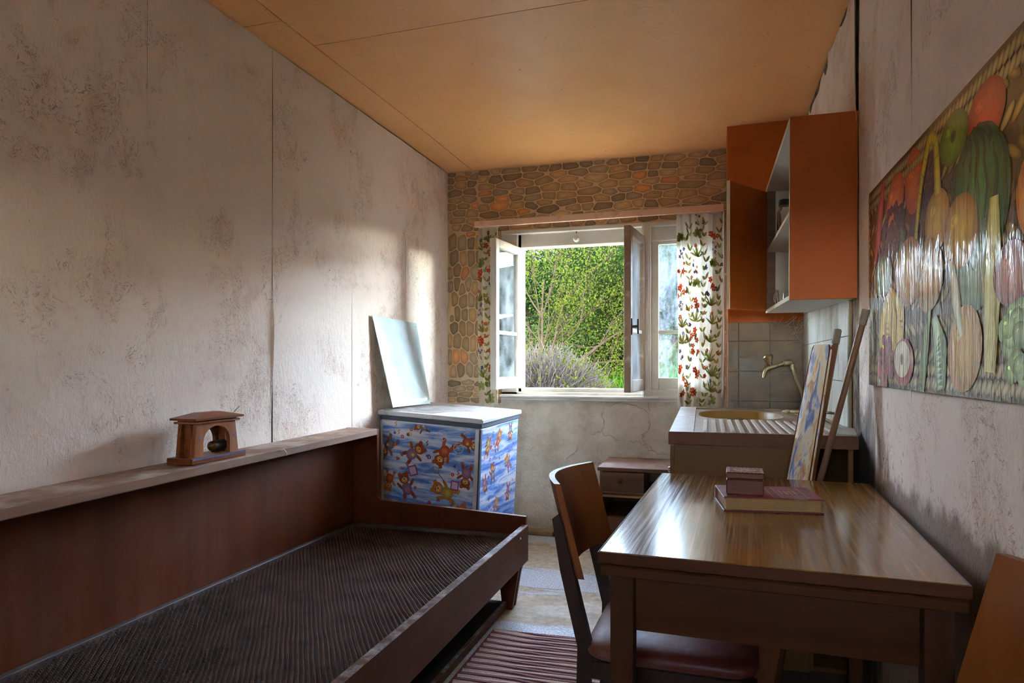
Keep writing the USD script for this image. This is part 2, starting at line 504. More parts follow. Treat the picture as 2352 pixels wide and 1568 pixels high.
pane('dusty_glass', 0.035)
pane('grimy_glass', 0.055)

def cloth(name, c, trans=0.45):
    t = NT(); p = t.obj()
    w = t.m('add', t.n('wave_texture', 'fac', vector=p, scale=260.0, bands_direction='x'), t.n('wave_texture', 'fac', vector=p, scale=260.0, bands_direction='z'))
    a = t.pr(base_color=c, roughness=0.85, specular_ior_level=0.15, normal=t.bump(w, 0.0003))
    t.done(name, t.n('mix_closure', 'closure', fac=trans, closure1=a, closure2=t.n('translucent_bsdf', 'BSDF', color=c)))

cloth('curtain_cloth', srgb(240, 228, 206), 0.5)

def cloth_print(name, trans=0.3):
    t = NT()
    c = t.n('attribute', 'color', attribute='col')
    t.done(name, t.n('mix_closure', 'closure', fac=trans, closure1=t.pr(base_color=c, roughness=0.85, specular_ior_level=0.1), closure2=t.n('translucent_bsdf', 'BSDF', color=c)))

cloth_print('curtain_print', .45)
printed('paper_print', 0.6, grain=0.22)
plain('stone_paper', srgb(206, 172, 128), 0.7, wear=0.12, scale=14, bump=0.0006)

# ------------------------------------------------------------------ the room
XL, XR, YB, YR, ZC = -1.835, 0.478, 4.48, -1.35, 2.522
PIER_X, PIER_Y = 0.06, 4.08
one('floor', G().box((XL - .12, YR - .2, -.12), (XR + .12, YB + .3, 0), 0), 'floor_concrete', 'worn concrete floor with remains of tan paint', kind='structure')
baseb = one('baseboard_back', G().box((XL, 4.40, 0), (PIER_X, YB, .034), .008), 'kerb_paint', 'low tan cement kerb along the foot of the window wall', kind='structure')

# ceiling: boards with open joints
c_path = one('ceiling', G().box((XL - .12, YR - .2, 2.536), (XR + .12, YB + .3, 2.66), 0), 'ceiling_joint', 'orange painted board ceiling', kind='structure')
for (x0, x1) in ((XL - .02, -1.652), (-1.647, XR + .02)):
    for (y0, y1) in ((YR, 0.6), (0.6035, 2.52), (2.5235, YB + .02)):
        if x1 < -1.6:
            y0, y1 = (YR, 2.3) if y0 < 0 else ((2.303, YB + .02) if y0 > 2 else (None, None))
            if y0 is None:
                continue
        child(c_path, 'ceiling_board', solid_sheet(14, 14, lambda u, v: np.stack([x0 + (x1 - x0) * u, y0 + (y1 - y0) * v, ZC + 0.006 * np.sin(3 * (x0 + (x1 - x0) * u)) * np.sin(2.1 * (y0 + (y1 - y0) * v))], -1), np.array([0, 0, .012])), 'ceiling_paint', smooth=False)

# left wall with its wallpaper lengths
wl = one('wall_left', G().box((XL - .14, YR - .2, 0), (XL - .004, YB, ZC + .02), 0), 'bare_wall', 'long left wall papered in mottled beige wallpaper', kind='structure')


def strip(parent, x, y0, y1, z0, z1, sgn, m, seed, lift=0.004, cut=None, low=None):
    """One length of wallpaper: its edges lift a little off the wall; sgn points into the room."""
    def fn(u, v):
        yy = y0 + (y1 - y0) * u; zz = z0 + (z1 - z0) * v
        e = np.exp(-np.minimum(u, 1 - u) * (y1 - y0) / 0.03)
        nz = meshkit.noise(np.stack([zz * 2.3 + seed, (u > .5) * 7.3 + seed, zz * 0], -1), seed)
        if low is not None:
            nz = nz * np.clip((low - zz) / .3, .25, 1)
            e = e * (u > .5)
            g_ = np.clip((low - zz) / .25, 0, 1) * (u > .5)
            yy = yy - .011 * g_ * (u > .99)
        d = (0.0 if low is None else .003 * e * g_) + 0.0012 + lift * e * np.clip(nz * 2.4 - 0.8, 0, 2) + 0.0012 * meshkit.noise(np.stack([yy * 3, zz * 3, yy * 0 + seed], -1), seed)
        yy = yy + (0.003 * (nz - .5)) * (e > .3)
        if cut is not None:
            zz = np.where(v > .999, zz - cut * meshkit.noise(np.stack([yy * 14, yy * 0, yy * 0 + seed], -1), seed), zz)
        return np.stack([x + sgn * d, yy, zz], -1)
    nu, nv = max(int((y1 - y0) / .02), 6), max(int((z1 - z0) / .05), 8)
    v, f = solid_sheet(nu, nv, fn, np.array([-sgn * 0.0011, 0, 0]))
    if sgn < 0:
        f = f[:, ::-1]
    return child(parent, 'wallpaper_length', (v, f), m)


seams = [YR, -0.81, -0.15, 0.50, 1.16, 1.82, 2.49, 3.15, 3.79, 4.478]
for k, (a, b) in enumerate(zip(seams[:-1], seams[1:])):
    strip(wl, XL, a + .0004, b - .0004 - (0.001 if k == 5 else 0.0), 0.02, ZC - .004, 1, 'wallpaper_left', k + 3, 0.010 if k == 5 else 0.0012, cut=0.004, low=1.65 if k == 5 else None)

# right wall
wr = one('wall_right', G().box((XR + .002, YR - .2, 0), (XR + .14, YB, ZC + .02), 0), 'mouldy_plaster', 'right wall with peeling wallpaper and black mould at the foot', kind='structure')
seams = [YR, -0.7, -0.04, 0.62, 1.28, 1.94, 2.593]
for k, (a, b) in enumerate(zip(seams[:-1], seams[1:])):
    strip(wr, XR, a, b, 0.02, ZC - .004, -1, 'wallpaper_right', k + 23, 0.002, cut=0.01)
strip(wr, XR, 2.597, 3.22, 2.0, ZC - .004, -1, 'wallpaper_right', 41, 0.012, cut=0.03)
strip(wr, XR, 3.228, PIER_Y, 2.0, ZC - .004, -1, 'wallpaper_right', 43, 0.010, cut=0.05)

# window wall: a slab with the window opening
wb_poly = Polygon([(XL - .14, 0), (XR + .14, 0), (XR + .14, ZC + .02), (XL - .14, ZC + .02)], [[(-1.43, .925), (0.03, .925), (0.03, 2.085), (-1.43, 2.085)]])
wb = one('wall_back', G().ext(wb_poly, .27, (0, YB + .27, 0), (1, 0, 0), (0, 0, 1)), 'plaster', 'rough plastered window wall with printed stone wallpaper above', kind='structure')


def stone_paper(x0, x1, z0, z1, sw, sh, seed):
    """A length of wallpaper printed with field stones: the sheet and each printed stone on it."""
    r = np.random.default_rng(seed)
    yv = YB - .0015
    sheet = child(wb, 'stone_wallpaper', G().box((x0, yv, z0), (x1, YB - .0002, z1), 0), 'stone_paper')
    pts = []
    rows = int(round((z1 - z0) / sh)) + 4
    for k in range(-2, rows):
        xx = x0 - 2 * sw + r.random() * sw
        while xx < x1 + 2 * sw:
            pts.append((xx / sw, (z0 + (k + .5 + r.uniform(-.24, .24)) * sh) / sh))
            xx += sw * r.choice([.6, .8, 1.0, 1.2, 1.45])
    vor = Voronoi(np.array(pts))
    frame = sbox(x0, z0, x1, z1)
    gap = 0.11 * min(sw, sh)
    for reg in vor.point_region:
        reg = vor.regions[reg]
        if not reg or -1 in reg:
            continue
        q = affinity.scale(Polygon(vor.vertices[reg]), sw, sh, origin=(0, 0))
        if not q.intersects(frame):
            continue
        q = q.intersection(frame.buffer(.004)).buffer(-gap * 2.9).buffer(gap * 2.3, quad_segs=4).intersection(frame).simplify(0.0008)
        if q.is_empty or q.geom_type != 'Polygon' or q.area < 3e-4:
            continue
        hue = r.random()
        base = np.array(srgb(*(r.choice([[150, 118, 78], [134, 108, 74], [160, 128, 88], [118, 98, 72], [142, 120, 92]]) if hue > .09 else [180, 122, 72])))
        base = base * r.uniform(1.45, 2.0)
        pr = Print(lambda xy, l: np.stack([xy[:, 0], yv - l + 0 * xy[:, 0], xy[:, 1]], 1), 0.00008)
        co = np.array(q.exterior.coords)[:-1]
        c = co.mean(0)
        pr.shape(co, base * .5)
        pr.shape(c + (co - c) * .93 + (-.006 * sw, .02 * sh), base * 1.12, base * .70, rings=3)
        for _ in range(9):                                            # printed brush strokes
            a = c + r.uniform(-.26, .26, 2) * (sw, sh); L = r.uniform(.15, .3) * max(sw, sh); th = r.uniform(.1, .5) if sw > sh else r.uniform(1.1, 1.5)
            d = np.array([math.cos(th), math.sin(th)]) * L / 2; w = np.array([-d[1], d[0]]) * .06
            s = np.array([a - d, a + w, a + d, a - w])
            if q.buffer(-gap * .6).buffer(0).contains(Polygon(s)):
                pr.shape(s, base * (r.choice([.6, .7, 1.35])))
        v, f, cc = pr.get()
        child(sheet, 'stone', (v, f), 'paper_print', col=cc)


stone_paper(XL + .002, -1.604, 2.094, ZC - .006, .100, .050, 1)
stone_paper(-1.602, PIER_X + .02, 2.085, ZC - .006, .125, .049, 2)
stone_paper(XL + .002, -1.436, 1.06, 2.090, .056, .100, 3)
stone_paper(XL + .002, -1.436, .88, 1.056, .105, .040, 4)

# the pier in the right-hand corner: painted orange above, tiled below
plain('orange_paint', srgb(172, 84, 14), 0.5, wear=0.1, bump=0.001, wear_c=srgb(160, 74, 10), specular_ior_level=.25)
plain('grout', srgb(150, 128, 96), 0.9, bump=0.001)
t = NT(); o = t.obj(); n = t.noise(o, 6.0, 6, 0.65)
col = t.ramp(n, [(0.3, srgb(92, 72, 44)), (0.5, srgb(118, 94, 60)), (0.7, srgb(134, 110, 74))])
t.done('dull_tile', t.pr(base_color=col, roughness=t.rng(n, .3, .7, .3, .5)))
t = NT(); o = t.obj(); n = t.noise(t.map(o, (1, 1, .4)), 7.0, 6, 0.65)
col = t.ramp(n, [(0.3, srgb(168, 164, 150)), (0.55, srgb(196, 194, 184))])
t.done('pale_tile', t.pr(base_color=col, roughness=t.rng(n, .3, .7, .25, .45)))
wc = one('wall_corner', G().box((PIER_X, PIER_Y, 0), (XR + .002, YB, ZC + .01), .004), 'orange_paint', 'corner pier painted orange above grey tiles', kind='structure')
bed_p = child(wc, 'tile_bed', G().box((PIER_X + .003, PIER_Y - .006, .86), (XR, PIER_Y, 1.392), 0), 'grout')
xs = [PIER_X + .004, .1225, .2905, .4585, XR - .004]
zs = [.86, .944, 1.114, 1.286, 1.392]
for a, b in zip(xs[:-1], xs[1:]):
    for c0, c1 in zip(zs[:-1], zs[1:]):
        child(wc, 'tile', G().box((a + .0012, PIER_Y - .0092 - rng.uniform(0, .0008), c0 + .0012), (b - .0012, PIER_Y - .004, c1 - .0012), .0012), 'dull_tile')
bed_p = child(wr, 'tile_bed', G().box((XR - .008, 2.742, .90), (XR, PIER_Y - .008, 1.56), 0), 'grout')
ys = [2.745, 2.779, 2.943, 3.107, 3.271, 3.435, 3.60, 3.764, 3.93, PIER_Y - .012]
zs = [.915, 1.088, 1.258, 1.428, 1.555]
for a, b in zip(ys[:-1], ys[1:]):
    for c0, c1 in zip(zs[:-1], zs[1:]):
        child(wr, 'tile', G().box((XR - .0125 - rng.uniform(0, .001), a + .0012, c0 + .0012), (XR - .005, b - .0012, c1 - .0012), .0012), 'pale_tile')

# rear wall behind the viewer; its window is invented to let in fill light
DW0, DW1, DZ0, DH = -0.36, 0.12, 1.26, 1.73
rear = Polygon([(XL - .14, 0), (XR + .14, 0), (XR + .14, ZC + .02), (XL - .14, ZC + .02)], [[(DW0, DZ0), (DW1, DZ0), (DW1, DH), (DW0, DH)]])
one('wall_rear', G().ext(rear, .2, (0, YR, 0), (1, 0, 0), (0, 0, 1)), 'rear_wall_paint', 'rear wall with an added opening that lets in fill light', kind='structure')
door = Thing('window_2', 'unseen open window added in the rear wall for fill light', None, ((DW0 + DW1) / 2, YR - .1, DZ0), kind='structure')
g = G()
for xx in (DW0, DW1 - .04):
    g.box((xx, YR - .21, DZ0), (xx + .04, YR + .015, DH), .004)
for zz in (DZ0, DH - .04):
    g.box((DW0, YR - .21, zz), (DW1, YR + .015, zz + .04), .004)
door.part('window_frame', g, 'old_white_paint')

# ------------------------------------------------------------------ the window
win = Thing('window_1', 'old white casement window with both inner leaves standing open', None, (-.7, 4.52, .94), kind='structure')
W0, W1, SZ, HZ = -1.43, 0.03, .947, 2.082
fr = G()
fr.box((W0, 4.475, SZ), (-1.315, 4.60, HZ), .004).box((-1.315, 4.50, SZ), (-1.292, 4.60, HZ), .003)
fr.box((W0, 4.50, 1.962), (W1, 4.60, HZ), .004).box((W0, 4.462, 2.052), (W1, 4.505, HZ), .004)
fr.box((W0, 4.50, SZ - .02), (W1, 4.60, .992), .004).box((W0, 4.475, SZ - .02), (W1, 4.502, .966), .003)
fr.box((-.03, 4.475, SZ), (W1, 4.60, HZ), .004)
win.part('window_frame', fr, 'old_white_paint')
win.part('mullion', G().box((-.464, 4.452, SZ), (-.408, 4.60, 2.07), .004).box((-.452, 4.440, SZ + .01), (-.420, 4.454, 2.06), .003), 'old_white_paint')
win.part('window_sill', G().box((-1.435, 4.425, .926), (0.035, 4.62, .9465), .006).box((-1.42, 4.437, .9095), (0.03, 4.4805, .927), .004), 'old_white_paint')
plain('dark_metal', srgb(70, 62, 54), 0.5, metal=0.8, wear=0.3)
plain('lamp_ceramic', srgb(226, 220, 200), 0.3)
win.part('bulb_holder', G().lathe([(0, -.03), (.014, -.028), (.02, -.01), (.02, .012), (.012, .02), (0, .02)], 14, (-.905, 4.49, 2.0), rot((1, 0, 0), 90)), 'lamp_ceramic', smooth=40, label='small white ceramic knob on the window head')
win.part('nail', G().tube([(-.905, 4.505, 2.045), (-.905, 4.485, 2.042), (-.900, 4.482, 2.055)], .003, 6), 'dark_metal')


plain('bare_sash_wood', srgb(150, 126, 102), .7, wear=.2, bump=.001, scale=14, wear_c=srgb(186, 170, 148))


def sash(hinge, free, z0, z1, st=.05, th=.042, bar=1.36, glass='dusty_glass', latch=None, top=.055, bot=.075, paint='old_white_paint'):
    hx = np.array([*hinge, 0.]); d = np.array([*free, 0.]) - hx; L = np.linalg.norm(d); d /= L
    nrm = np.array([-d[1], d[0], 0])
    R = np.stack([d, nrm, [0, 0, 1]], 1)
    B = lambda g, lo, hi, b=.003: g.box(lo, hi, b, R, hx)
    g = G()
    B(g, (0, -th / 2, z0), (st, th / 2, z1)); B(g, (L - st, -th / 2, z0), (L, th / 2, z1))
    B(g, (st, -th / 2, z1 - top), (L - st, th / 2, z1)); B(g, (st, -th / 2, z0), (L - st, th / 2, z0 + bot))
    s = win.part('sash', g, paint)
    win.part('glazing_bar', B(G(), (st, -.012, bar - .012), (L - st, .012, bar + .012)), 'old_white_paint', parent=s)
    for a, b in ((z0 + bot, bar - .012), (bar + .012, z1 - top)):
        win.part('glass_pane', B(G(), (st - .004, -.0015, a - .004), (L - st + .004, .0015, b + .004), 0), glass, parent=s)
    if latch:
        g = G(); s_ = latch
        B(g, (L - .034, s_ * th / 2, 1.33), (L - .016, s_ * (th / 2 + .006), 1.43), .002)
        B(g, (L - .030, s_ * (th / 2 + .004), 1.372), (L - .020, s_ * (th / 2 + .04), 1.388), .002)
        B(g, (L - .031, s_ * (th / 2 + .034), 1.335), (L - .019, s_ * (th / 2 + .044), 1.425), .002)
        win.part('latch', g, 'dark_metal', parent=s)
    return s


win_left = sash((-1.303, 4.46), (-1.352, 4.055), .996, 1.955, st=.052)
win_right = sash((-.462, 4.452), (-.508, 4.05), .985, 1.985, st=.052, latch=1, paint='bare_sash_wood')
win_shut = sash((-.408, 4.53), (-.03, 4.53), .990, 1.985, st=.046, glass='grimy_glass', bar=1.365, top=.045)

pel = Thing('curtain_pelmet', 'long pale pink painted board above the window that hides the curtain rail', 'curtain pelmet', (-.77, 4.43, 2.1))
pel.part('board', G().beam((-1.59, 4.366, 2.115), (.046, 4.366, 2.123), .02, .044, b=.003), 'pelmet_paint')
pel.part('bracket', G().box((-1.57, 4.376, 2.118), (-1.55, 4.48, 2.134), .002), 'pelmet_paint')
pel.part('bracket', G().box((.01, 4.376, 2.122), (.03, 4.48, 2.138), .002), 'pelmet_paint')
pel.part('curtain_rail', G().tube([(-1.58, 4.408, 2.112), (.04, 4.408, 2.116)], .006, 8), 'dark_metal')


def curtain(x0, x1, z0, z1, yc, folds, amp, seed, label, flare=0.0, ncol=4):
    W = x1 - x0

    def surf(u, z):
        s = (z1 - z) / (z1 - z0)
        ph = 2 * PI * folds * u + .35 * np.sin(3 * s + seed) + 1.1 * np.sin(2 * PI * u + seed)
        a = amp * (0.75 + 0.25 * s)
        x = x0 + W * (u - .5) * (1 - flare * np.sin(PI * s) * .5) + W * .5 + .006 * np.sin(4.2 * s + seed + 3 * u)
        return np.stack([x, yc + a * np.sin(ph) + .006 * np.sin(2 * ph + seed), z], -1)
    t = Thing('curtain', label, 'curtain', ((x0 + x1) / 2, yc, z0), group=None)
    p = t.part('cloth', grid(int(folds * 26), 40, lambda u, v: surf(u, z0 + (z1 - z0) * v)), 'curtain_cloth', smooth=True)
    t.part('heading', G().box((x0 + .004, yc - .008, z1 - .002), (x1 - .004, yc + .008, z1 + .008), .002), 'curtain_cloth')

    # printed flowers: drawn in cloth coordinates (width along the folds, height), on the room side
    arc = 1.65 * W

    def place(xy, l):
        u, z = np.clip(xy[:, 0] / arc, .004, .996), np.clip(xy[:, 1], z0 + .004, z1 - .004)
        e = 1e-3
        a, b = surf(u + e, z) - surf(u - e, z), surf(u, z + e) - surf(u, z - e)
        n = np.cross(a, b); n /= np.linalg.norm(n, axis=1, keepdims=True)
        n[n[:, 1] > 0] *= -1
        return surf(u, z) + n * (.0012 + l)
    r = np.random.default_rng(seed)
    pr = Print(place, 0.0000006)
    green = [srgb(158, 160, 76), srgb(178, 180, 112), srgb(138, 136, 58), srgb(168, 144, 70)]
    red, blue, pink = [srgb(208, 74, 36), srgb(190, 62, 30)], [srgb(58, 66, 120), srgb(76, 84, 142)], [srgb(226, 160, 140)]

    def leaf(c, L, w, ang, col):
        s = np.linspace(0, 1, 7)
        up = w / 2 * np.sin(PI * s ** .8)
        q = np.concatenate([np.stack([s * L, up], 1), np.stack([s[::-1][1:-1] * L, -up[::-1][1:-1]], 1)])
        a = math.radians(ang); q = q @ np.array([[math.cos(a), math.sin(a)], [-math.sin(a), math.cos(a)]])
        pr.shape(q + c, col, np.array(col) * .8, rings=2)

    def flower(c, R, col):
        g = np.linspace(0, 2 * PI, 21)[:-1]
        rr = R * (.8 + .25 * np.cos(5 * g))
        pr.shape(np.stack([rr * np.cos(g), rr * np.sin(g)], 1) + c, np.array(col) * 1.1, col, rings=2)
        pr.ell(c, R * .3, R * .3, srgb(240, 216, 150), n=8)
    for k in range(ncol):
        cx = arc * (k + .5) / ncol
        z = z0 + r.uniform(0, .1)
        fine = k % 2 == 1
        while z < z1 - .05:
            cx_ = cx + r.uniform(-.02, .02)
            if fine:                                                   # a climbing garland of slim leaves
                for s in (-1, 1):
                    leaf((cx_, z), r.uniform(.034, .058), r.uniform(.014, .022), 90 - s * r.uniform(15, 65), green[r.integers(4)])
                if r.random() < .3:
                    flower((cx_ + r.uniform(-.03, .03), z + .015), r.uniform(.012, .018), (red + blue)[r.integers(4)])
                z += r.uniform(.036, .062)
            else:                                                      # sprays: big leaves, blossoms, bluebells
                kind = r.integers(4)
                if kind == 0:
                    for a in (-15, 25, 60, 95, 130, 165, 200):
                        leaf((cx_, z + .03), r.uniform(.036, .056), .030, a + r.uniform(-8, 8), green[r.integers(2)])
                elif kind == 1:
                    for _ in range(4):
                        flower((cx_ + r.uniform(-.04, .04), z + r.uniform(.0, .08)), r.uniform(.016, .026), red[r.integers(2)])
                    leaf((cx_, z), .05, .016, 70, green[2])
                elif kind == 2:
                    for _ in range(7):
                        flower((cx_ + r.uniform(-.022, .022), z + r.uniform(0, .09)), r.uniform(.008, .014), (blue + pink)[r.integers(3)])
                    leaf((cx_ + .02, z), .045, .014, 120, green[1])
                else:
                    for a in (40, 62, 84, 104, 126, 150, 20):
                        leaf((cx_, z), r.uniform(.06, .10), .013, a + r.uniform(-10, 10), green[r.integers(4)])
                    flower((cx_ + r.uniform(-.03, .03), z + .07), .015, (blue + red)[r.integers(4)])
                z += r.uniform(.085, .13)
    v, f, c = pr.get()
    t.part('flower_print', (v, f), 'curtain_print', parent=p, col=c, kind='stuff')
    return t


curtain(-.236, .040, .875, 2.10, 4.408, 4.4, .026, 5, 'wide flowered white curtain at the right of the window', ncol=6)
curtain(-1.578, -1.425, .878, 2.098, 4.408, 2.6, .022, 9, 'narrow flowered curtain bunched at the left of the window', ncol=4)

# ------------------------------------------------------------------ furniture materials
wood('bed_wood', srgb(66, 27, 6), srgb(104, 48, 16), axis=2, rough=.48, spec=.16, dust=srgb(168, 156, 146), dust_amt=.75, contrast=.22, coat_rough=.2)
wood('bed_ledge_wood', srgb(110, 76, 54), srgb(150, 110, 84), axis=1, rough=.6, dust=srgb(186, 168, 152), dust_amt=.8)
wood('bed_rail_wood', srgb(66, 33, 12), srgb(98, 54, 24), axis=1, rough=.5, spec=.15, dust=srgb(190, 186, 182), dust_amt=.95, contrast=.22)
plain('spring_wire', srgb(112, 80, 62), 0.33, metal=0.75, wear=0.35)
plain('bed_dark', srgb(34, 24, 18), 0.9)
plain('angle_iron', srgb(96, 84, 80), 0.5, metal=0.6, wear=0.3)
wood('table_veneer', srgb(88, 55, 18), srgb(158, 112, 52), axis=1, rough=.17, fine=120, along=.016, coat=.35, spec=.4, contrast=.2, bump=.00012, coat_rough=.09)
wood('table_wood', srgb(58, 28, 8), srgb(86, 44, 15), axis=0, rough=.42, spec=.2, contrast=.2)
wood('leg_wood', srgb(54, 27, 8), srgb(80, 43, 16), axis=2, rough=.5, spec=.2)
wood('chair_ply', srgb(108, 54, 16), srgb(140, 78, 30), axis=2, rough=.42, fine=40, contrast=.25)
wood('chair_dark', srgb(40, 26, 18), srgb(66, 42, 28), axis=2, rough=.5)
t = NT(); o = t.obj()
ck = t.n('brick_texture', 'fac', vector=t.map(o, (1, 1, 1)), scale=24.0, color1=(1, 1, 1), color2=(1, 1, 1), mortar=(0, 0, 0), mortar_size=.035, brick_width=.9, row_height=.3, offset=.5)
ck2 = t.n('brick_texture', 'fac', vector=t.map(o, (1, 1, 1), rotation=(0, 0, PI / 2)), scale=24.0, color1=(1, 1, 1), color2=(1, 1, 1), mortar=(0, 0, 0), mortar_size=.035, brick_width=.9, row_height=.3, offset=.5)
sel = t.n('checker_texture', 'fac', vector=o, scale=26.0)
hh = t.m('add', t.m('multiply', ck, sel), t.m('multiply', ck2, t.m('subtract', 1.0, sel)))
n = t.noise(o, 9.0, 6, .65)
col = t.mix(t.rng(t.noise(o, 4.0, 6, .7), .45, .7, 0, .45), t.ramp(n, [(.3, srgb(88, 34, 24)), (.7, srgb(116, 48, 34))]), srgb(150, 126, 112))
t.done('red_vinyl', t.pr(base_color=col, roughness=.5, normal=t.bump(t.m('multiply', hh, -1.0), .0018)))

# ------------------------------------------------------------------ the day bed
bed = Thing('day_bed', 'brown wooden day bed with a bare wire spring base, along the left wall', 'bed', (-1.35, 2.1, 0))
Y0, Y1 = 1.02, 3.105
bed.part('back_panel', G().box((-1.806, Y0, .06), (-1.786, Y1 - .03, .79), .002), 'bed_wood', label='dark brown back board')
v, f = G().box((-1.826, Y0 - .02, -.016), (-1.652, Y1 - .012, .016), .003).get()
v = v + np.stack([0 * v[:, 0], 0 * v[:, 0], .7985 + (v[:, 1] - 2.1) * .0115], 1)
bed.part('ledge', (v, f), 'bed_ledge_wood', label='dusty pale ledge on top of the back')
ep = Polygon([(-1.833, .0), (-1.80, .0), (-1.80, .12), (-1.0, .12), (-.968, .0), (-.922, .0), (-.896, .16), (-.872, .24), (-.868, .428), (-1.25, .446), (-1.640, .462), (-1.655, .48), (-1.655, .822), (-1.833, .826)])
bed.part('end_panel', G().ext(ep, .024, (0, Y1 + .012, 0), (1, 0, 0), (0, 0, 1)), 'bed_wood', label='end board, tall at the wall and low beside the rail')
bed.part('end_panel', G().ext(ep, .024, (0, Y0, 0), (1, 0, 0), (0, 0, 1)), 'bed_wood')
rp = G(); rp.box((-.884, Y0, .222), (-.854, Y1 - .016, .392), .0025)
bed.part('side_rail', rp, 'bed_rail_wood', label='front rail with a dusty top edge')
for yy in (Y1 - .05, Y0 + .06):
    bed.part('leg', G().ext(Polygon([(-.965, .0), (-.918, .0), (-.880, .224), (-.99, .224)]), .022, (0, yy, 0), (1, 0, 0), (0, 0, 1)), 'bed_wood')
bed.part('base_board', G().box((-1.78, Y0 + .06, .012), (-.958, Y1 - .06, .034), .002), 'bed_dark')
bed.part('plinth', G().box((-.962, Y0 + .06, 0.0), (-.945, Y1 - .06, .036), .002), 'bed_rail_wood')
fr = G().box((-1.780, Y1 - .055, .330), (-.89, Y1 - .020, .345), .002).box((-1.780, Y0 + .03, .330), (-.89, Y0 + .07, .345), .002)
fr.box((-1.784, Y0 + .03, .315), (-1.760, Y1 - .02, .345), .002)
fr.box((-.936, Y0 + .03, .300), (-.910, Y1 - .02, .338), .002)
fr.box((-.915, Y1 - .06, .31), (-.884, Y1 - .02, .338), .002).box((-.915, Y0 + .03, .31), (-.884, Y0 + .07, .338), .002)
bed.part('spring_frame', fr, 'angle_iron')
bl = G()
for k in range(5):
    xx = -1.70 + k * .17
    bl.lathe([(0, 0), (.006, 0), (.005, .003), (0, .004)], 8, (xx, Y1 - .037, .345))
bed.part('bolt', bl, 'angle_iron', kind='stuff')
# spring base: long coils lying side by side, slanting across the frame
lines, dirv = [], unit([-.59, .866])
sidev = np.array([dirv[1], -dirv[0]])
x0, x1, y0, y1 = -1.762, -.936, Y0 + .05, Y1 - .045
area = sbox(x0, y0, x1, y1)
ctr = np.array([(x0 + x1) / 2, (y0 + y1) / 2])
pitch, gap = .0105, .0142


def sag(x, y):
    sx = np.clip((x - x0) / (x1 - x0), 0, 1); sy = np.clip((y - y0) / (y1 - y0), 0, 1)
    return .336 - .040 * np.sin(PI * sx) ** .8 * np.sin(PI * sy) ** .5 - .012 * meshkit.noise(np.stack([x * 7, y * 7, x * 0], -1), 4) * np.sin(PI * sx)


for k in range(-110, 111):
    o = ctr + sidev * gap * k
    seg = LineString([o - dirv * 2.5, o + dirv * 2.5]).intersection(area)
    if seg.is_empty or seg.length < .05:
        continue
    a, b = np.array(seg.coords[0]), np.array(seg.coords[-1])
    L = np.linalg.norm(b - a); n_ = int(L / pitch * 7)
    s = np.linspace(0, 1, n_); ph = 2 * PI * s * L / pitch
    xy = a + (b - a) * s[:, None] + sidev * (.0040 * np.cos(ph) + .0012 * np.sin(3.1 * s * L * 6 + k))[:, None]
    z = sag(xy[:, 0], xy[:, 1]) + .0042 * np.sin(ph)
    lines.append(np.column_stack([xy, z]) - bed.loc)
USED.add(bed.path + '/spring_mesh')
curves(bed.path + '/spring_mesh', lines, .0016, 'spring_wire')
tag(stage.GetPrimAtPath(bed.path + '/spring_mesh'), 'rusty wire spring mesh', kind='stuff')
plain('brown_sheet', srgb(46, 28, 18), .9)  # even dark brown for the sheet just below the springs
bed.part('dust_cover', grid(30, 40, lambda u, v: np.stack([x0 + (x1 - x0) * u, y0 + (y1 - y0) * v, sag(x0 + (x1 - x0) * u, y0 + (y1 - y0) * v) - .012], -1)), 'brown_sheet', label='dark brown sheet under the springs')
plain('pale_metal', srgb(200, 196, 190), 0.35, metal=0.5)
bed.part('bent_nail', G().tube([(-1.655, 2.30, .808), (-1.642, 2.30, .816), (-1.636, 2.305, .806), (-1.636, 2.31, .790)], .0022, 6), 'pale_metal', label='bent pale nail on the front of the ledge')
bed.part('screw_head', G().ball((-.853, Y1 - .155, .36), .005, 1), 'pale_metal', label='pale screw head')

# ------------------------------------------------------------------ wooden arch ornament on the ledge
wood('ornament_wood', srgb(118, 62, 26), srgb(166, 100, 54), axis=2, rough=.38, fine=34, dust=srgb(170, 140, 110), dust_amt=.4)
wood('ornament_dark', srgb(96, 44, 16), srgb(140, 72, 28), axis=1, rough=.34, fine=34)
plain('blue_dab', srgb(70, 84, 130), 0.6)
plain('black_fitting', srgb(42, 40, 36), 0.35, metal=.3)
plain('brass', srgb(120, 96, 60), .35, metal=.8)
oz = .8150
orn = Thing('mantel_ornament', 'small brown wooden arch with a gabled roof standing on the bed ledge', 'ornament', (-1.73, 1.975, oz))
g = G().box((-1.776, 1.842, oz), (-1.672, 2.112, oz + .021), .002)
base = orn.part('base', g, 'ornament_dark')
orn.part('painted_edge', G().box((-1.6716, 1.846, oz + .014), (-1.6708, 2.108, oz + .021), 0), 'blue_dab', parent=base, label='blue paint along the edge of the base')
arch = Polygon([(1.868, 0), (2.088, 0), (2.072, .112), (1.880, .112)])
hole = Polygon([(1.912, -.001)] + [(1.978 + .066 * math.cos(a), .046 + .055 * math.sin(a)) for a in np.linspace(PI, 0, 17)] + [(2.044, -.001)])
for k, (xx, m_) in enumerate(((-1.700, 'ornament_wood'), (-1.762, 'ornament_dark'))):
    a_ = orn.part('arch_panel', G().ext(arch.difference(hole), .014, (xx, 0, oz + .021), (0, 1, 0), (0, 0, 1)), m_)
    if k == 0:
        for yy in (1.893, 2.066):
            orn.part('blue_dot', G().lathe([(0, 0), (.0048, 0), (.0048, .0006), (0, .0008)], 10, (xx + .014, yy, oz + .084 - (yy > 2) * .004), rot((0, 1, 0), 90)), 'blue_dab', parent=a_)
for yy in (1.886, 2.054):
    orn.part('side_post', G().box((-1.745, yy, oz + .021), (-1.717, yy + .016, oz + .1335), .001), 'ornament_dark')
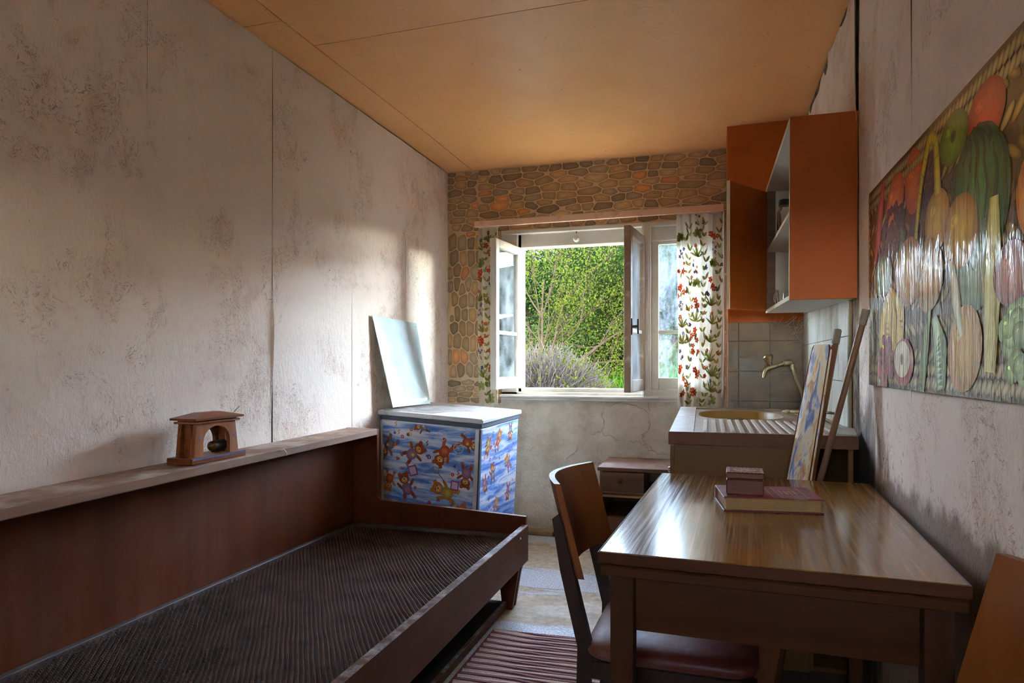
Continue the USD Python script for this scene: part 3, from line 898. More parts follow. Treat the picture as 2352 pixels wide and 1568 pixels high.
orn.part('moulding', G().box((-1.770, 1.866, oz + .1335), (-1.678, 2.090, oz + .1415), .002), 'ornament_wood')
rf = hull([(x_, y_, z_) for x_ in (-1.776, -1.668) for y_ in (1.856, 2.098) for z_ in (oz + .1465, oz + .1535)] + [(x_, y_, oz + .170) for x_ in (-1.742, -1.706) for y_ in (1.93, 2.02)])
roof = orn.part('roof', rf, 'ornament_dark')
orn.part('roof_block', G().box((-1.762, 1.876, oz + .1412), (-1.686, 2.080, oz + .147), .001), 'ornament_dark', parent=roof)
h_ = orn.part('lamp_holder', G().lathe([(0, 0), (.020, 0), (.021, .01), (.018, .03), (.0185, .056), (0, .056)], 20, (-1.722, 2.052, oz + .046), rot((1, 0, 0), 90)), 'black_fitting', smooth=35, label='black lamp holder lying across the arch')
orn.part('lamp_lens', G().lathe([(.0185, .0), (.017, .006), (.010, .012), (0, .014)], 20, (-1.722, 1.996, oz + .046), rot((1, 0, 0), 90)), 'brass', parent=h_, smooth=True, label='shiny round end of the lamp holder')
orn.part('wire', G().tube([(-1.722, 1.99, oz + .034), (-1.716, 1.985, oz + .028), (-1.714, 2.0, oz + .0235), (-1.710, 2.02, oz + .0235)], .0022, 6), 'brass')
plain('dry_stalk', srgb(140, 136, 112), .8)
orn.part('dry_stalk', G().tube([(-1.716, 2.092, oz + .150), (-1.712, 2.102, oz + .166), (-1.704, 2.116, oz + .180)], .0016, 5), 'dry_stalk')

# ------------------------------------------------------------------ the papered freezer cabinet, standing askew
plain('enamel', srgb(206, 212, 218), .22, wear=.08, wear_c=srgb(130, 120, 112), scale=4.0)
plain('freezer_seal', srgb(70, 80, 92), .6)
plain('trim_metal', srgb(206, 206, 208), .35, metal=.25, wear=.2)
t = NT(); o = t.obj()
n = t.noise(t.map(o, (3.5, 3.5, 26)), 1.0, 6, .62, .6)
col = t.ramp(n, [(.34, srgb(58, 104, 180)), (.44, srgb(104, 144, 208)), (.53, srgb(176, 194, 224)), (.62, srgb(222, 220, 224))])
t.done('sky_paper', t.pr(base_color=col, roughness=.36, coat_weight=.15, coat_roughness=.2))
printed('sticker_print', .38, .15)
M = np.eye(4)
fx = [-1.183, 3.376, .86]
A_ = trimesh.transformations.euler_matrix(math.radians(1.538), math.radians(3.301), math.radians(-4.339), 'sxyz')
M[:3, :3] = A_[:3, :3]; M[:3, 3] = fx
FW, FD, FH = .65, .595, .858
fz = Thing('chest_freezer', 'crooked chest freezer covered in blue teddy bear paper beyond the bed', 'freezer', mat=M)
fz.part('body', hull([(x_, y_, z_) for y_ in (.016, FD - .012) for x_, z_ in ((-FW + .020, -.052), (-.018, -.052), (-FW + .066, -FH), (-.018, -FH))]), 'enamel')
lid = fz.part('lid', G().box((-FW, 0, -.026), (0, FD, 0), .006), 'enamel', label='dirty white lid')
fz.part('lid_seal', G().box((-FW + .012, .010, -.052), (-.010, FD - .010, -.026), .004), 'freezer_seal', parent=lid)
pf = fz.part('front_panel', G().ext(Polygon([(-FW + .073, -FH + .02), (-.042, -FH + .02), (-.042, -.060), (-FW + .03, -.060)]), .0045, (0, .017, 0), (1, 0, 0), (0, 0, 1)), 'sky_paper', label='front covered in blue paper with bears')
ps = fz.part('side_panel', G().box((-.0185, .030, -FH + .02), (-.0145, FD - .02, -.058), .0005), 'sky_paper', label='side covered in blue paper with bears')
fz.part('corner_trim', G().box((-.044, .008, -FH + .01), (-.022, .020, -.058), .002), 'trim_metal', label='white metal corner strip')
fz.part('corner_trim', G().beam((-FW + .064, .014, -FH + .01), (-FW + .023, .014, -.058), .014, .012, (0, 1, 0)), 'trim_metal')
fz.part('corner_trim', G().box((-.022, .010, -FH + .01), (-.012, .032, -.058), .002), 'freezer_seal')
t = NT(); o = t.obj()
n = t.noise(o, 9.0, 8, .75)
t.done('lid_dirt', t.pr(base_color=t.ramp(n, [(.35, srgb(104, 92, 84)), (.6, srgb(150, 140, 132))]), roughness=.85))
rr = np.random.default_rng(3)
blob = Polygon([(-.62 + .02 * rr.random(), .02 + .0 * k) if k == 0 else p for k, p in enumerate([(-.63, .03), (-.34, .06), (-.30, .2), (-.2, .30), (-.16, .46), (-.1, .57), (-.62, .575)])]).buffer(-.01).buffer(.02, quad_segs=6)
fz.part('lid_dirt', G().ext(blob.intersection(sbox(-.64, .01, -.01, .585)), .0006, (0, 0, 0), (1, 0, 0), (0, 1, 0)), 'lid_dirt', parent=lid, label='brown stain on the lid')

BR = [srgb(186, 92, 30), srgb(160, 74, 26), srgb(206, 120, 46)]


def bear(place, c, s, ang, r, item):
    pr = Print(place, .00002)
    a = math.radians(ang); R_ = np.array([[math.cos(a), math.sin(a)], [-math.sin(a), math.cos(a)]])
    T = lambda x, y: np.array([x * s, y * s]) @ R_ + c
    fur = BR[r.integers(3)]; dress = [srgb(180, 84, 50), srgb(150, 110, 140), srgb(176, 150, 70), srgb(110, 116, 140)][r.integers(4)]
    E_ = lambda x, y, rx, ry, col, ro=0, n=16: pr.ell(T(x, y), rx * s, ry * s, col, np.array(col) * .75, ang + ro, n, 2)
    arms = r.uniform(-20, 30)
    E_(-.34, -.72, .13, .30, fur, -14); E_(.34, -.72, .13, .30, fur, 18)
    E_(-.40, -.98, .17, .11, dress, 0); E_(.44, -.98, .17, .11, dress, 0)
    E_(-.50, .05, .11, .34, fur, 40 + arms); E_(.50, .08, .11, .34, fur, -50 - arms)
    E_(0, -.25, .40, .48, dress); E_(0, -.32, .25, .22, np.array(dress) * 1.25 + .03)
    E_(-.30, .82, .15, .15, fur); E_(.30, .82, .15, .15, fur)
    E_(0, .50, .42, .38, fur); E_(0, .40, .24, .20, srgb(230, 180, 110))
    E_(0, .46, .06, .045, srgb(40, 24, 20)); E_(-.13, .60, .035, .045, srgb(40, 24, 20)); E_(.13, .60, .035, .045, srgb(40, 24, 20))
    pr.line([T(-.09, .32), T(0, .28), T(.09, .32)], .03 * s, srgb(90, 40, 24))
    if item == 0:                                                     # balloon racket
        pr.line([T(.7, .35), T(.95, .85)], .05 * s, srgb(120, 60, 60))
        g_ = np.linspace(0, 2 * PI, 19); pr.line([T(1.05 + .2 * math.cos(q), 1.1 + .28 * math.sin(q)) for q in g_], .05 * s, srgb(170, 110, 100))
    elif item == 1:                                                   # two wheels
        for cx in (-.75, .75):
            g_ = np.linspace(0, 2 * PI, 21); pr.line([T(cx + .36 * math.cos(q), -1.1 + .36 * math.sin(q)) for q in g_], .05 * s, srgb(190, 180, 190))
            for q in np.linspace(0, PI, 5)[:-1]:
                pr.line([T(cx - .34 * math.cos(q), -1.1 - .34 * math.sin(q)), T(cx + .34 * math.cos(q), -1.1 + .34 * math.sin(q))], .02 * s, srgb(190, 180, 190))
    elif item == 2:                                                   # a board with a frame
        q = np.array([T(.5, .5), T(1.2, .5), T(1.2, 1.25), T(.5, 1.25)]); pr.shape(q, srgb(150, 70, 110)); pr.shape(q.mean(0) + (q - q.mean(0)) * .72, srgb(190, 170, 200))
    else:
        E_(.1, -.2, .13, .13, srgb(236, 200, 80))
    return pr


def confetti(place, w, h, n, r):
    pr = Print(place, .000001)
    for _ in range(n):
        c = np.array([r.uniform(.02, w - .02), r.uniform(.02, h - .02)]); s = r.uniform(.008, .013) * (w / .6 + 1) / 2
        col = [srgb(196, 60, 40), srgb(206, 130, 50), srgb(120, 80, 150), srgb(90, 80, 60), srgb(206, 170, 60), srgb(190, 60, 90)][r.integers(6)]
        k = r.integers(4)
        if k == 0:
            a = r.uniform(0, 6); pr.shape(np.stack([c + s * 1.2 * np.array([math.cos(a + q), math.sin(a + q)]) for q in (0, 2.1, 4.2)]), col)
        elif k == 1:
            pr.ell(c, s, s, col, n=10); pr.ell(c, s * .4, s * .4, srgb(220, 210, 220), n=8)
        elif k == 2:
            pr.ell(c, s, s * 1.1, col, n=8, wob=.25)
        else:
            pr.line([c, c + (s, s * .8), c + (0, s * 1.6), c + (s, s * 2.4)], s * .4, col)
    return pr


r = np.random.default_rng(12)
w_, h_f = FW - .072, FH - .08
pl = lambda xy, l: np.stack([-FW + .03 + xy[:, 0], .0125 - l + 0 * xy[:, 0], -FH + .02 + xy[:, 1]], 1)
spots = [(.21, .62, .078, -55, 3), (.385, .625, .078, 150, 1), (.165, .43, .078, 20, 2), (.40, .425, .082, 70, 0), (.035, .63, .07, 140, 3), (.055, .44, .06, 170, 2), (.545, .70, .062, -110, 3), (.530, .52, .070, 175, 2), (.535, .31, .07, 30, 3), (.17, .24, .075, 160, 3), (.37, .22, .075, -40, 3), (.25, .765, .05, 90, 3)]
for (cx, cz, s, a, it) in spots:
    v, f, c = bear(pl, np.array([cx, cz]), s, a, r, it).get()
    keep = v[f].reshape(-1, 3, 3)
    ok = ((keep[:, :, 0] + FW - .031 + .056 * (keep[:, :, 2] + .06)).min(1) > 0) & (keep[:, :, 0].max(1) < -.043) & (keep[:, :, 2].max(1) < -.061) & (keep[:, :, 2].min(1) > -FH + .021)
    used, inv = np.unique(f[ok], return_inverse=True)
    fz.part('bear_print', (v[used], inv.reshape(-1, 3)), 'sticker_print', parent=pf, col=c[used], label='printed teddy bear')
v, f, c = confetti(lambda xy, l: pl(xy + (.05, 0), l), w_ - .05, h_f, 64, r).get()
fz.part('confetti_print', (v, f), 'sticker_print', parent=pf, col=c, kind='stuff')
pl2 = lambda xy, l: np.stack([np.full(len(xy), -.0145) + l, .030 + xy[:, 0], -FH + .02 + xy[:, 1]], 1)
for (cx, cz, s, a, it) in [(.09, .68, .055, 160, 3), (.24, .70, .06, -30, 3), (.42, .72, .055, 180, 3), (.17, .52, .06, 10, 3), (.40, .54, .06, 40, 0), (.07, .47, .05, 200, 3), (.42, .36, .055, 175, 1), (.24, .31, .06, -20, 3), (.07, .27, .05, 10, 3), (.16, .12, .06, 90, 3), (.40, .15, .06, 10, 3)]:
    v, f, c = bear(pl2, np.array([cx, cz]), s, a, r, it).get()
    fz.part('bear_print', (v, f), 'sticker_print', parent=ps, col=c, label='printed teddy bear')
v, f, c = confetti(pl2, .54, h_f, 60, r).get()
fz.part('confetti_print', (v, f), 'sticker_print', parent=ps, col=c, kind='stuff')

# pale glass sheet leaning on the wall, standing on the freezer lid
t = NT(); o = t.obj()
n = t.noise(o, 5.0, 7, .7)
t.done('backed_glass', t.pr(base_color=t.ramp(n, [(.3, srgb(176, 198, 206)), (.7, srgb(200, 216, 220))]), roughness=t.rng(n, .3, .7, .06, .16), coat_weight=1.0, coat_roughness=.03))
q = np.array([(-1.822, 3.345, 1.424), (-1.822, 3.915, 1.414), (-1.716, 3.895, .9085), (-1.752, 3.455, .9105)])
nn = unit(np.cross(q[1] - q[0], q[3] - q[0])); nn = nn if nn[0] > 0 else -nn
gs = Thing('glass_sheet', 'pale bluish glass sheet leaning against the left wall on the freezer', 'glass sheet', (-1.76, 3.65, .91))
gs.part('sheet', hull(np.vstack([q, q + nn * .005])), 'backed_glass')
for c in q:
    cc = q.mean(0) + (c - q.mean(0)) * .9
    gs.part('corner_mark', G().lathe([(0, 0), (.004, 0), (.0035, .001), (0, .0012)], 10, cc + nn * .0052, np.stack([unit(q[1] - q[0]), np.cross(nn, unit(q[1] - q[0])), nn], 1)), 'dark_metal')

# ------------------------------------------------------------------ table
TM = trimesh.transformations.rotation_matrix(math.radians(-2.6), [0, 0, 1]); TM[:3, 3] = (.1165, 1.84, 0)
tb = Thing('dining_table', 'glossy wood veneer table with an extending leaf against the right wall', 'table', mat=TM)
tw, tl = .317, .518
tb.part('table_top', G().box((-tw, -tl, .757), (tw, tl, .7795), .002), 'table_veneer', label='shiny streaked veneer top')
tb.part('top_edge', G().box((-tw - .002, -tl - .003, .7565), (tw + .002, -tl, .7785), .001).box((-tw - .003, -tl - .002, .7565), (-tw, tl + .002, .7785), .001).box((tw, -tl, .7565), (tw + .003, tl, .7785), .001).box((-tw, tl, .7565), (tw, tl + .003, .7785), .001), 'table_wood')
tb.part('extension_leaf', G().box((-tw + .001, -tl - .001, .731), (tw - .001, tl, .7525), .003), 'table_wood')
tb.part('apron', G().box((-tw + .045, -tl + .050, .612), (tw - .045, -tl + .07, .731), .001), 'table_wood')
tb.part('apron', G().box((-tw + .045, tl - .07, .612), (tw - .045, tl - .05, .731), .001), 'table_wood')
tb.part('apron', G().box((-tw + .045, -tl + .06, .612), (-tw + .065, tl - .06, .731), .001), 'table_wood')
tb.part('apron', G().box((tw - .065, -tl + .06, .612), (tw - .045, tl - .06, .731), .001), 'table_wood')
for sx in (-1, 1):
    for sy in (-1, 1):
        cx, cy = sx * (tw - .043), sy * (tl - .035)
        tb.part('leg', hull([(cx + a * w, cy + b * w, z) for a in (-1, 1) for b in (-1, 1) for w, z in ((.0225, .731), (.0225, .60), (.0165, 0.0))]), 'leg_wood')

# ------------------------------------------------------------------ book and box on the table
plain('book_red', srgb(120, 46, 44), .45, wear=.15, wear_c=srgb(150, 104, 96))
plain('book_red_edge', srgb(104, 34, 34), .4)
plain('shaded_page_edges', srgb(158, 122, 74), .85, scale=40)  # paper tone darkened, shade on the pages is in the colour
plain('page_white', srgb(226, 220, 212), .8)
printed('gilt_print', .4)
BM = trimesh.transformations.rotation_matrix(math.radians(7.5), [0, 0, 1]); BM[:3, 3] = (.020, 1.795, .7797)
bk = Thing('book', 'thick red hardback book lying closed on the table under a small box', 'book', mat=BM)
L_, D_, T_ = .236, .165, .037
cov = bk.part('cover', G().box((-.002, -.003, T_ - .0035), (L_ + .002, D_ + .004, T_), .0012), 'book_red', label='red front board with faint gilt lines')
bk.part('cover', G().box((-.002, -.003, 0), (L_ + .002, D_ + .004, .0035), .0012), 'book_red_edge')
bk.part('spine', G().ext(Polygon([(D_ - .004, .0), (D_ + .004, .003), (D_ + .009, T_ / 2), (D_ + .004, T_ - .003), (D_ - .004, T_)]), L_ + .004, (-.002, 0, 0), (0, 1, 0), (0, 0, 1)), 'book_red')
pg = G()
for k in range(9):
    z0_ = .0036 + k * (T_ - .0072) / 9
    i_ = .003 + .0016 * rng.random()
    pg.box((.004 + .001 * rng.random(), i_, z0_), (L_ - .004, D_, z0_ + (T_ - .0072) / 9), .0004)
bk.part('pages', pg, 'shaded_page_edges', label='yellowed page block darkened with painted shade')
pr = Print(lambda xy, l: np.stack([xy[:, 0], xy[:, 1], T_ + l * .3 + 0 * xy[:, 0]], 1), .00001)
gc = srgb(176, 130, 110)
for a, b in (((.03, .005), (.03, .155)), ((.122, .005), (.122, .155)), ((.142, .005), (.142, .155)), ((.205, .005), (.205, .155)), ((.142, .03), (.205, .03)), ((.142, .125), (.205, .125))):
    pr.line([a, b], .0022, gc)
for k in range(4):
    pr.line([(.152 + .012 * k, .05), (.152 + .012 * k, .105)], .003, gc)
pr.line([(.168, .06), (.186, .06), (.186, .095), (.168, .095), (.168, .06)], .002, gc)
v, f, c = pr.get()
bk.part('gilt_print', (v, f), 'gilt_print', parent=cov, col=c)
wood('box_wood', srgb(84, 38, 20), srgb(122, 62, 34), axis=0, rough=.42)
plain('box_carving', srgb(176, 142, 122), .6, wear=.2)
CM = trimesh.transformations.rotation_matrix(math.radians(-1.2), [0, 0, 1]); CM[:3, 3] = (.0715, 1.868, .7797 + T_ + .0008)
bx = Thing('trinket_box', 'small brown wooden box with a carved pale lid sitting on the red book', 'box', mat=CM)
bx.part('box_body', G().box((-.046, -.044, 0), (.046, .044, .039), .003), 'box_wood')
lid = bx.part('box_lid', G().box((-.0465, -.0445, .0405), (.0465, .0445, .057), .003), 'box_wood')
g = G()
for k in range(9):
    xx = -.0415 + k * .0104
    for s in (-1, 1):
        g.ext(Point(xx, s * .0385).buffer(.0046, quad_segs=3), .0011, (0, 0, .057), (1, 0, 0), (0, 1, 0))
        g.ext(Point(s * .0405, xx * .92).buffer(.0042, quad_segs=3), .0011, (0, 0, .057), (1, 0, 0), (0, 1, 0))
ring = Point(0, 0).buffer(.026).difference(Point(0, 0).buffer(.019))
g.ext(affinity.scale(ring, 1.15, .95), .0011, (0, 0, .057), (1, 0, 0), (0, 1, 0))
for q_ in range(6):
    a = q_ * PI / 3
    pet = affinity.rotate(affinity.scale(Point(0, 0).buffer(.006), 1.4, .6), q_ * 60)
    g.ext(affinity.translate(pet, .010 * math.cos(a), .010 * math.sin(a)), .0011, (0, 0, .057), (1, 0, 0), (0, 1, 0))
bx.part('carving', g, 'box_carving', parent=lid)
bx.part('hinge', G().box((-.02, .0445, .034), (-.008, .0455, .047), .0003).box((.008, .0445, .034), (.02, .0455, .047), .0003), 'brass')

# ------------------------------------------------------------------ chairs
def backrest(y):
    """Plan curve of the backrest (front face): bowed away from the sitter."""
    return -.034 * (1 - (y / .205) ** 2) ** 1.0


def make_chair(label, M):
    ch = Thing('dining_chair', label, 'chair', mat=M)
    zb0, zb1 = .612, .848

    def face(u, v):
        y = -.207 + .414 * u; z = zb0 + (zb1 - zb0) * v
        x = -.222 - .262 * (z - zb0) - .062 * np.cos(PI * y / .43)
        rc = .0
        return np.stack([x, y, z + rc], -1)
    v, f = solid_sheet(25, 8, face, np.array([-.0165, 0, .0]))
    ch.part('backrest', (v, f), 'chair_ply', smooth=35, label='curved plywood backrest')
    for s in (-1, 1):
        y = s * .168
        xb = lambda z: -.222 - .262 * (z - zb0) - .062 * math.cos(PI * y / .43) - .0165 - .012
        g = G()
        prof = [(xb(.755) - .008, .752), (xb(.735) + .004, .766), (xb(.735) + .012, .745), (xb(.62) + .013, .62), (-.212, .43), (-.236, .0), (-.262, .0), (-.250, .43), (xb(.62) - .022, .62)]
        g.ext(Polygon(prof), .024, (0, y + .012, 0), (1, 0, 0), (0, 0, 1))
        up = ch.part('upright', g, 'chair_dark', label='dark rear leg running up to the backrest')
        for z in (.71, .645):
            ch.part('bolt', G().ball((xb(z) - .018, y, z), .0065, 1, (.6, 1, 1)), 'dark_metal', parent=up)
        ch.part('leg', hull([(.165 + a * w, s * .172 + b * w, z) for a in (-1, 1) for b in (-1, 1) for w, z in ((.018, .40), (.013, 0.0))]), 'chair_dark')
        ch.part('side_rail', G().beam((-.225, s * .166, .375), (.16, s * .17, .375), .02, .045), 'chair_dark')
    ch.part('front_rail', G().beam((.165, -.17, .375), (.165, .17, .375), .02, .045), 'chair_dark')
    ch.part('rear_rail', G().beam((-.230, -.16, .375), (-.230, .16, .375), .02, .045), 'chair_dark')

    def cushion(u, v):
        g_ = 2 * PI * u
        c, s = np.cos(g_), np.sin(g_)
        e = .28
        k = np.sin(PI * np.clip(v, 0, 1)) ** .28
        return np.stack([-.022 + .212 * np.sign(c) * np.abs(c) ** e * k, .212 * np.sign(s) * np.abs(s) ** e * k, .398 + .058 * (1 - np.cos(PI * v)) / 2 + .012 * (v > .5) * (1 - k)], -1)
    ch.part('seat', grid(49, 15, cushion), 'red_vinyl', smooth=50, label='dusty dark red woven vinyl seat')
    return ch


CH1 = trimesh.transformations.rotation_matrix(math.radians(-1.5), [0, 0, 1]); CH1[:3, 3] = (-.085, 1.872, 0)
make_chair('brown plywood chair with red vinyl seat pushed under the left side of the table', CH1)
CH2 = trimesh.transformations.rotation_matrix(math.radians(180 + 2), [0, 0, 1]); CH2[:3, 3] = (.150, 1.045, 0)
make_chair('brown plywood chair with its back to the right wall, at the near table corner', CH2)

# ------------------------------------------------------------------ bedside cabinet under the window
wood('cabinet_brown', srgb(88, 56, 38), srgb(124, 84, 60), axis=0, rough=.5, dust=srgb(176, 150, 124), dust_amt=.6)
wood('cabinet_panel', srgb(88, 58, 38), srgb(130, 94, 66), axis=0, rough=.42)
plain('dry_wood_edge', srgb(170, 136, 92), .8)
plain('void_black', srgb(20, 18, 16), .9)
X0, X1, Y0, Y1, ZT = -.655, -.235, 3.945, 4.385, .553
ns = Thing('bedside_cabinet', 'low brown cabinet with one drawer standing under the window beside the sink', 'cabinet', ((X0 + X1) / 2, (Y0 + Y1) / 2, 0))
ns.part('cabinet_top', G().box((X0 - .012, Y0 - .012, ZT - .022), (X1, Y1 + .012, ZT), .003), 'cabinet_brown', label='dusty reddish brown top littered with flakes')
g = G()
for xx in (X0, X1 - .018):
    g.box((xx, Y0, .03), (xx + .018, Y1, ZT - .022), .001)
g.box((X0, Y1 - .01, .03), (X1, Y1, ZT - .022), .001).box((X0 + .018, Y0 + .004, .388), (X1 - .018, Y1, .404), .001).box((X0 + .018, Y0 + .004, .03), (X1 - .018, Y1, .05), .001).box((X0 + .018, Y0 + .004, .255), (X1 - .018, Y1, .27), .001)
ns.part('carcass', g, 'cabinet_panel')
ns.part('shelf_edge', G().box((X0 + .018, Y0 - .004, .378), (-.392, Y0 + .012, .392), .002).box((X0 + .018, Y0 - .001, .404), (-.392, Y0 + .01, .409), .001), 'dry_wood_edge')
dr = ns.part('drawer', G().box((X0 + .014, Y0 - .008, .410), (-.398, Y0 + .30, .526), .002), 'cabinet_panel', label='drawer with a ring knob')
ns.part('ring_knob', G().lathe([(.017, 0), (.017, .006), (.013, .009), (.011, .005), (.009, .004), (.006, .010), (0, .012)], 18, (-.535, Y0 - .008, .467), rot((1, 0, 0), 90)), 'cabinet_brown', parent=dr, smooth=40)
ns.part('lower_door', G().box((X0 + .002, Y0 - .016, .045), (X1 - .004, Y0, .268), .002), 'cabinet_brown', label='plain brown lower door')
for a in (X0 + .02, X1 - .05):
    for b in (Y0 + .02, Y1 - .05):
        ns.part('foot', G().box((a, b, 0), (a + .03, b + .03, .03), .002), 'chair_dark')
g = G()
r = np.random.default_rng(8)
for _ in range(46):
    c = np.array([r.uniform(X0 + .02, X1 - .02), r.uniform(Y0 + .01, Y1 - .02), ZT]); s = r.uniform(.002, .006)
    g.add(*hull(c + r.uniform(-1, 1, (6, 3)) * (s, s, .0009) + (0, 0, .001)))
g.add(*hull(np.array([-.33, 4.03, ZT + .001]) + r.uniform(-1, 1, (8, 3)) * (.028, .006, .0012)))
one('paint_flakes', g, 'dry_wood_edge', 'scatter of pale flakes on top of the low cabinet', 'flakes', kind='stuff')

# ------------------------------------------------------------------ sink unit
plain('sink_enamel', srgb(142, 116, 88), .38, wear=.2, wear_c=srgb(184, 174, 162), scale=6.0, bump=.0008)
plain('sink_edge', srgb(104, 64, 38), .5, wear=.2, specular_ior_level=.2)
plain('bowl_yellow', srgb(150, 112, 46), .34, wear=.15)
plain('steel', srgb(196, 196, 196), .22, metal=.9)
plain('sink_cabinet', srgb(108, 72, 32), .5, wear=.14, wear_c=srgb(96, 70, 30), scale=4, specular_ior_level=.2)
SM = trimesh.transformations.rotation_matrix(math.radians(1.2), [0, 0, 1]); SM[:3, 3] = (.466, 2.535, 0)
sk = Thing('sink_unit', 'kitchen sink unit with dirty drainer top and oval bowl along the right wall', 'sink', mat=SM)
sw, sl, st_ = .630, 1.515, .908
rimo = sbox(-sw, 0, -.004, sl)
inner = sbox(-sw + .085, .020, -.055, sl - .05).buffer(-.012).buffer(.012)
bowl = affinity.scale(Point(0, 0).buffer(1, quad_segs=12), .205, .30)
bowl = Polygon([(.200 * math.copysign(abs(math.cos(a)) ** .7, math.cos(a)), .300 * math.copysign(abs(math.sin(a)) ** .7, math.sin(a))) for a in np.linspace(0, 2 * PI, 49)[:-1]])
bc = (-.330, 1.085)
bowl = affinity.translate(bowl, *bc)
top = G().ext(rimo.difference(inner), .046, (0, 0, st_ - .046), (1, 0, 0), (0, 1, 0))
sk.part('front_edge', G().box((-sw - .003, -.004, st_ - .047), (-.002, .001, st_ - .001), .002), 'sink_edge', label='brown front edge of the sink top')
top.ext(inner.difference(bowl), .014, (0, 0, st_ - .024), (1, 0, 0), (0, 1, 0))
tp = sk.part('sink_top', top, 'sink_enamel', label='dirty enamelled top with raised rim')
g = G()
for k in range(13):
    xx = -.505 + k * .034
    g.ext(LineString([(xx, .075), (xx + .006, .70 - .05 * abs(k - 6) / 6)]).buffer(.0075, quad_segs=4), .006, (0, 0, st_ - .0105), (1, 0, 0), (0, 1, 0))
plain('sink_rib', srgb(196, 178, 158), .5, wear=.2)
sk.part('drainer_rib', g, 'sink_rib', parent=tp, label='dusty drainer ribs', kind='stuff')
co = np.array(bowl.exterior.coords)[:-1]
cm = co.mean(0); rings = [(1.0, -.010), (.97, -.018), (.93, -.06), (.88, -.12), (.80, -.148), (.5, -.155), (.08, -.158), (.0, -.158)]
v = np.vstack([np.column_stack([cm + (co - cm) * s_, np.full(len(co), st_ + dz)]) for s_, dz in rings])
n_ = len(co); i, j = np.meshgrid(np.arange(len(rings) - 1), np.arange(n_), indexing='ij')
f = np.stack([i * n_ + j, i * n_ + (j + 1) % n_, (i + 1) * n_ + (j + 1) % n_, (i + 1) * n_ + j], -1).reshape(-1, 4)
sk.part('bowl', (v, np.vstack([f[:, [0, 1, 2]], f[:, [0, 2, 3]]])), 'bowl_yellow', smooth=True, label='oval bowl, stained yellow brown')
sk.part('drain', G().lathe([(0, 0), (.03, 0), (.032, .002), (.02, .004), (0, .003)], 16, (cm[0], cm[1], st_ - .158)), 'steel')
body = G().box((-sw + .018, .012, .08), (-.155, .030, st_ - .047), .002)
sk.part('end_panel', body, 'sink_cabinet', label='brown end panel facing the table')
body = G().box((-sw + .018, sl - .03, .08), (-.02, sl - .012, st_ - .047), .002).box((-sw + .018, .03, .08), (-.03, sl - .03, .098), .002).box((-.03, .03, .08), (-.012, sl - .03, st_ - .047), .002).box((-.155, .028, .08), (-.139, sl - .03, st_ - .047), .002)
sk.part('carcass', body, 'sink_cabinet')
sk.part('plinth', G().box((-sw + .06, .04, 0), (-.03, sl - .04, .08), .002), 'chair_dark')
for k in range(3):
    a = .03 + k * (sl - .06) / 3; b = a + (sl - .06) / 3 - .004
    d = sk.part('door', G().box((-sw + .002, a, .085), (-sw + .018, b, st_ - .055), .002), 'sink_cabinet')
    sk.part('knob', G().lathe([(.006, 0), (.006, .012), (.013, .02), (.011, .026), (0, .028)], 12, (-sw + .002, b - .05, .70), rot((0, 1, 0), -90)), 'steel', parent=d, smooth=40)
g = G(); r = np.random.default_rng(2)
for _ in range(150):
    c = np.array([r.normal(.10, .022), r.normal(3.235, .012), .9015 + abs(r.normal(0, .004))]); a = r.uniform(0, PI); L = r.uniform(.01, .024)
    d = np.array([math.cos(a), math.sin(a), r.uniform(-.12, .12)]) * L / 2
    g.tube([c - d, c, c + d], .0007, 3, cap=False)
plain('straw', srgb(140, 100, 52), .9)
one('dry_nest', g, 'straw', 'small heap of dry straw lying on the drainer before the bowl', 'straw', kind='stuff')
cl = Thing('broken_tile', 'broken pale tile lying on the near right corner of the sink top', 'tile', (.43, 2.60, .909))
cl.part('shard', G().add(*hull([(.408, 2.60, .909), (.462, 2.56, .909), (.462, 2.60, .909), (.415, 2.66, .909), (.408, 2.605, .932), (.462, 2.565, .918), (.462, 2.60, .928), (.415, 2.655, .938)])), 'pale_tile')
plain('rag', srgb(196, 170, 130), .9, bump=.004)
g = G()
for k in range(9):
    g.ball((.33 + .012 * k, 3.62 + .02 * math.sin(k), .909 + .008), .013 + .004 * math.sin(2.3 * k), 1, (1.2, 1.6, .62))
one('rag', g, 'rag', 'crumpled beige rag on the sink edge behind the ironing board', 'rag', smooth=True)

# ------------------------------------------------------------------ tap with hose
tap = Thing('water_tap', 'old chrome tap with a round grip sticking out over the sink bowl', 'tap', (.33, 4.0, 1.15))
plain('old_chrome', srgb(186, 164, 132), .25, metal=.9, wear=.3)
tap.part('wall_pipe', G().tube([(.392, 4.074, 1.160), (.392, 4.02, 1.160)], .011, 12), 'old_chrome')
tap.part('elbow', G().tube([(.392, 4.03, 1.160), (.392, 4.0, 1.161), (.386, 3.985, 1.163), (.372, 3.98, 1.162), (.352, 3.98, 1.159)], [.0135, .0145, .0165, .0155, .0125], 14).tube([(.398, 3.985, 1.155), (.402, 3.985, 1.130)], .0125, 14), 'old_chrome', smooth=40)
tap.part('collar', G().tube([(.360, 3.98, 1.1605), (.353, 3.98, 1.159)], .017, 6).tube([(.326, 3.978, 1.150), (.320, 3.978, 1.148)], .0145, 6), 'old_chrome')
tap.part('spout', G().tube([(.352, 3.98, 1.158), (.318, 3.978, 1.147), (.296, 3.976, 1.140), (.276, 3.974, 1.134), (.262, 3.973, 1.122), (.254, 3.972, 1.104), (.252, 3.972, 1.080)], [.009, .0085, .012, .0125, .010, .0085, .0080], 14), 'old_chrome', smooth=40)
tap.part('grip', G().lathe([(.006, 0), (.0085, .012), (.014, .026), (.0235, .048), (.0255, .056), (.022, .064), (.0, .068)], 16, (.290, 3.975, 1.142), rot((0, 1, 0), -16)), 'old_chrome', smooth=35, label='flared round grip')
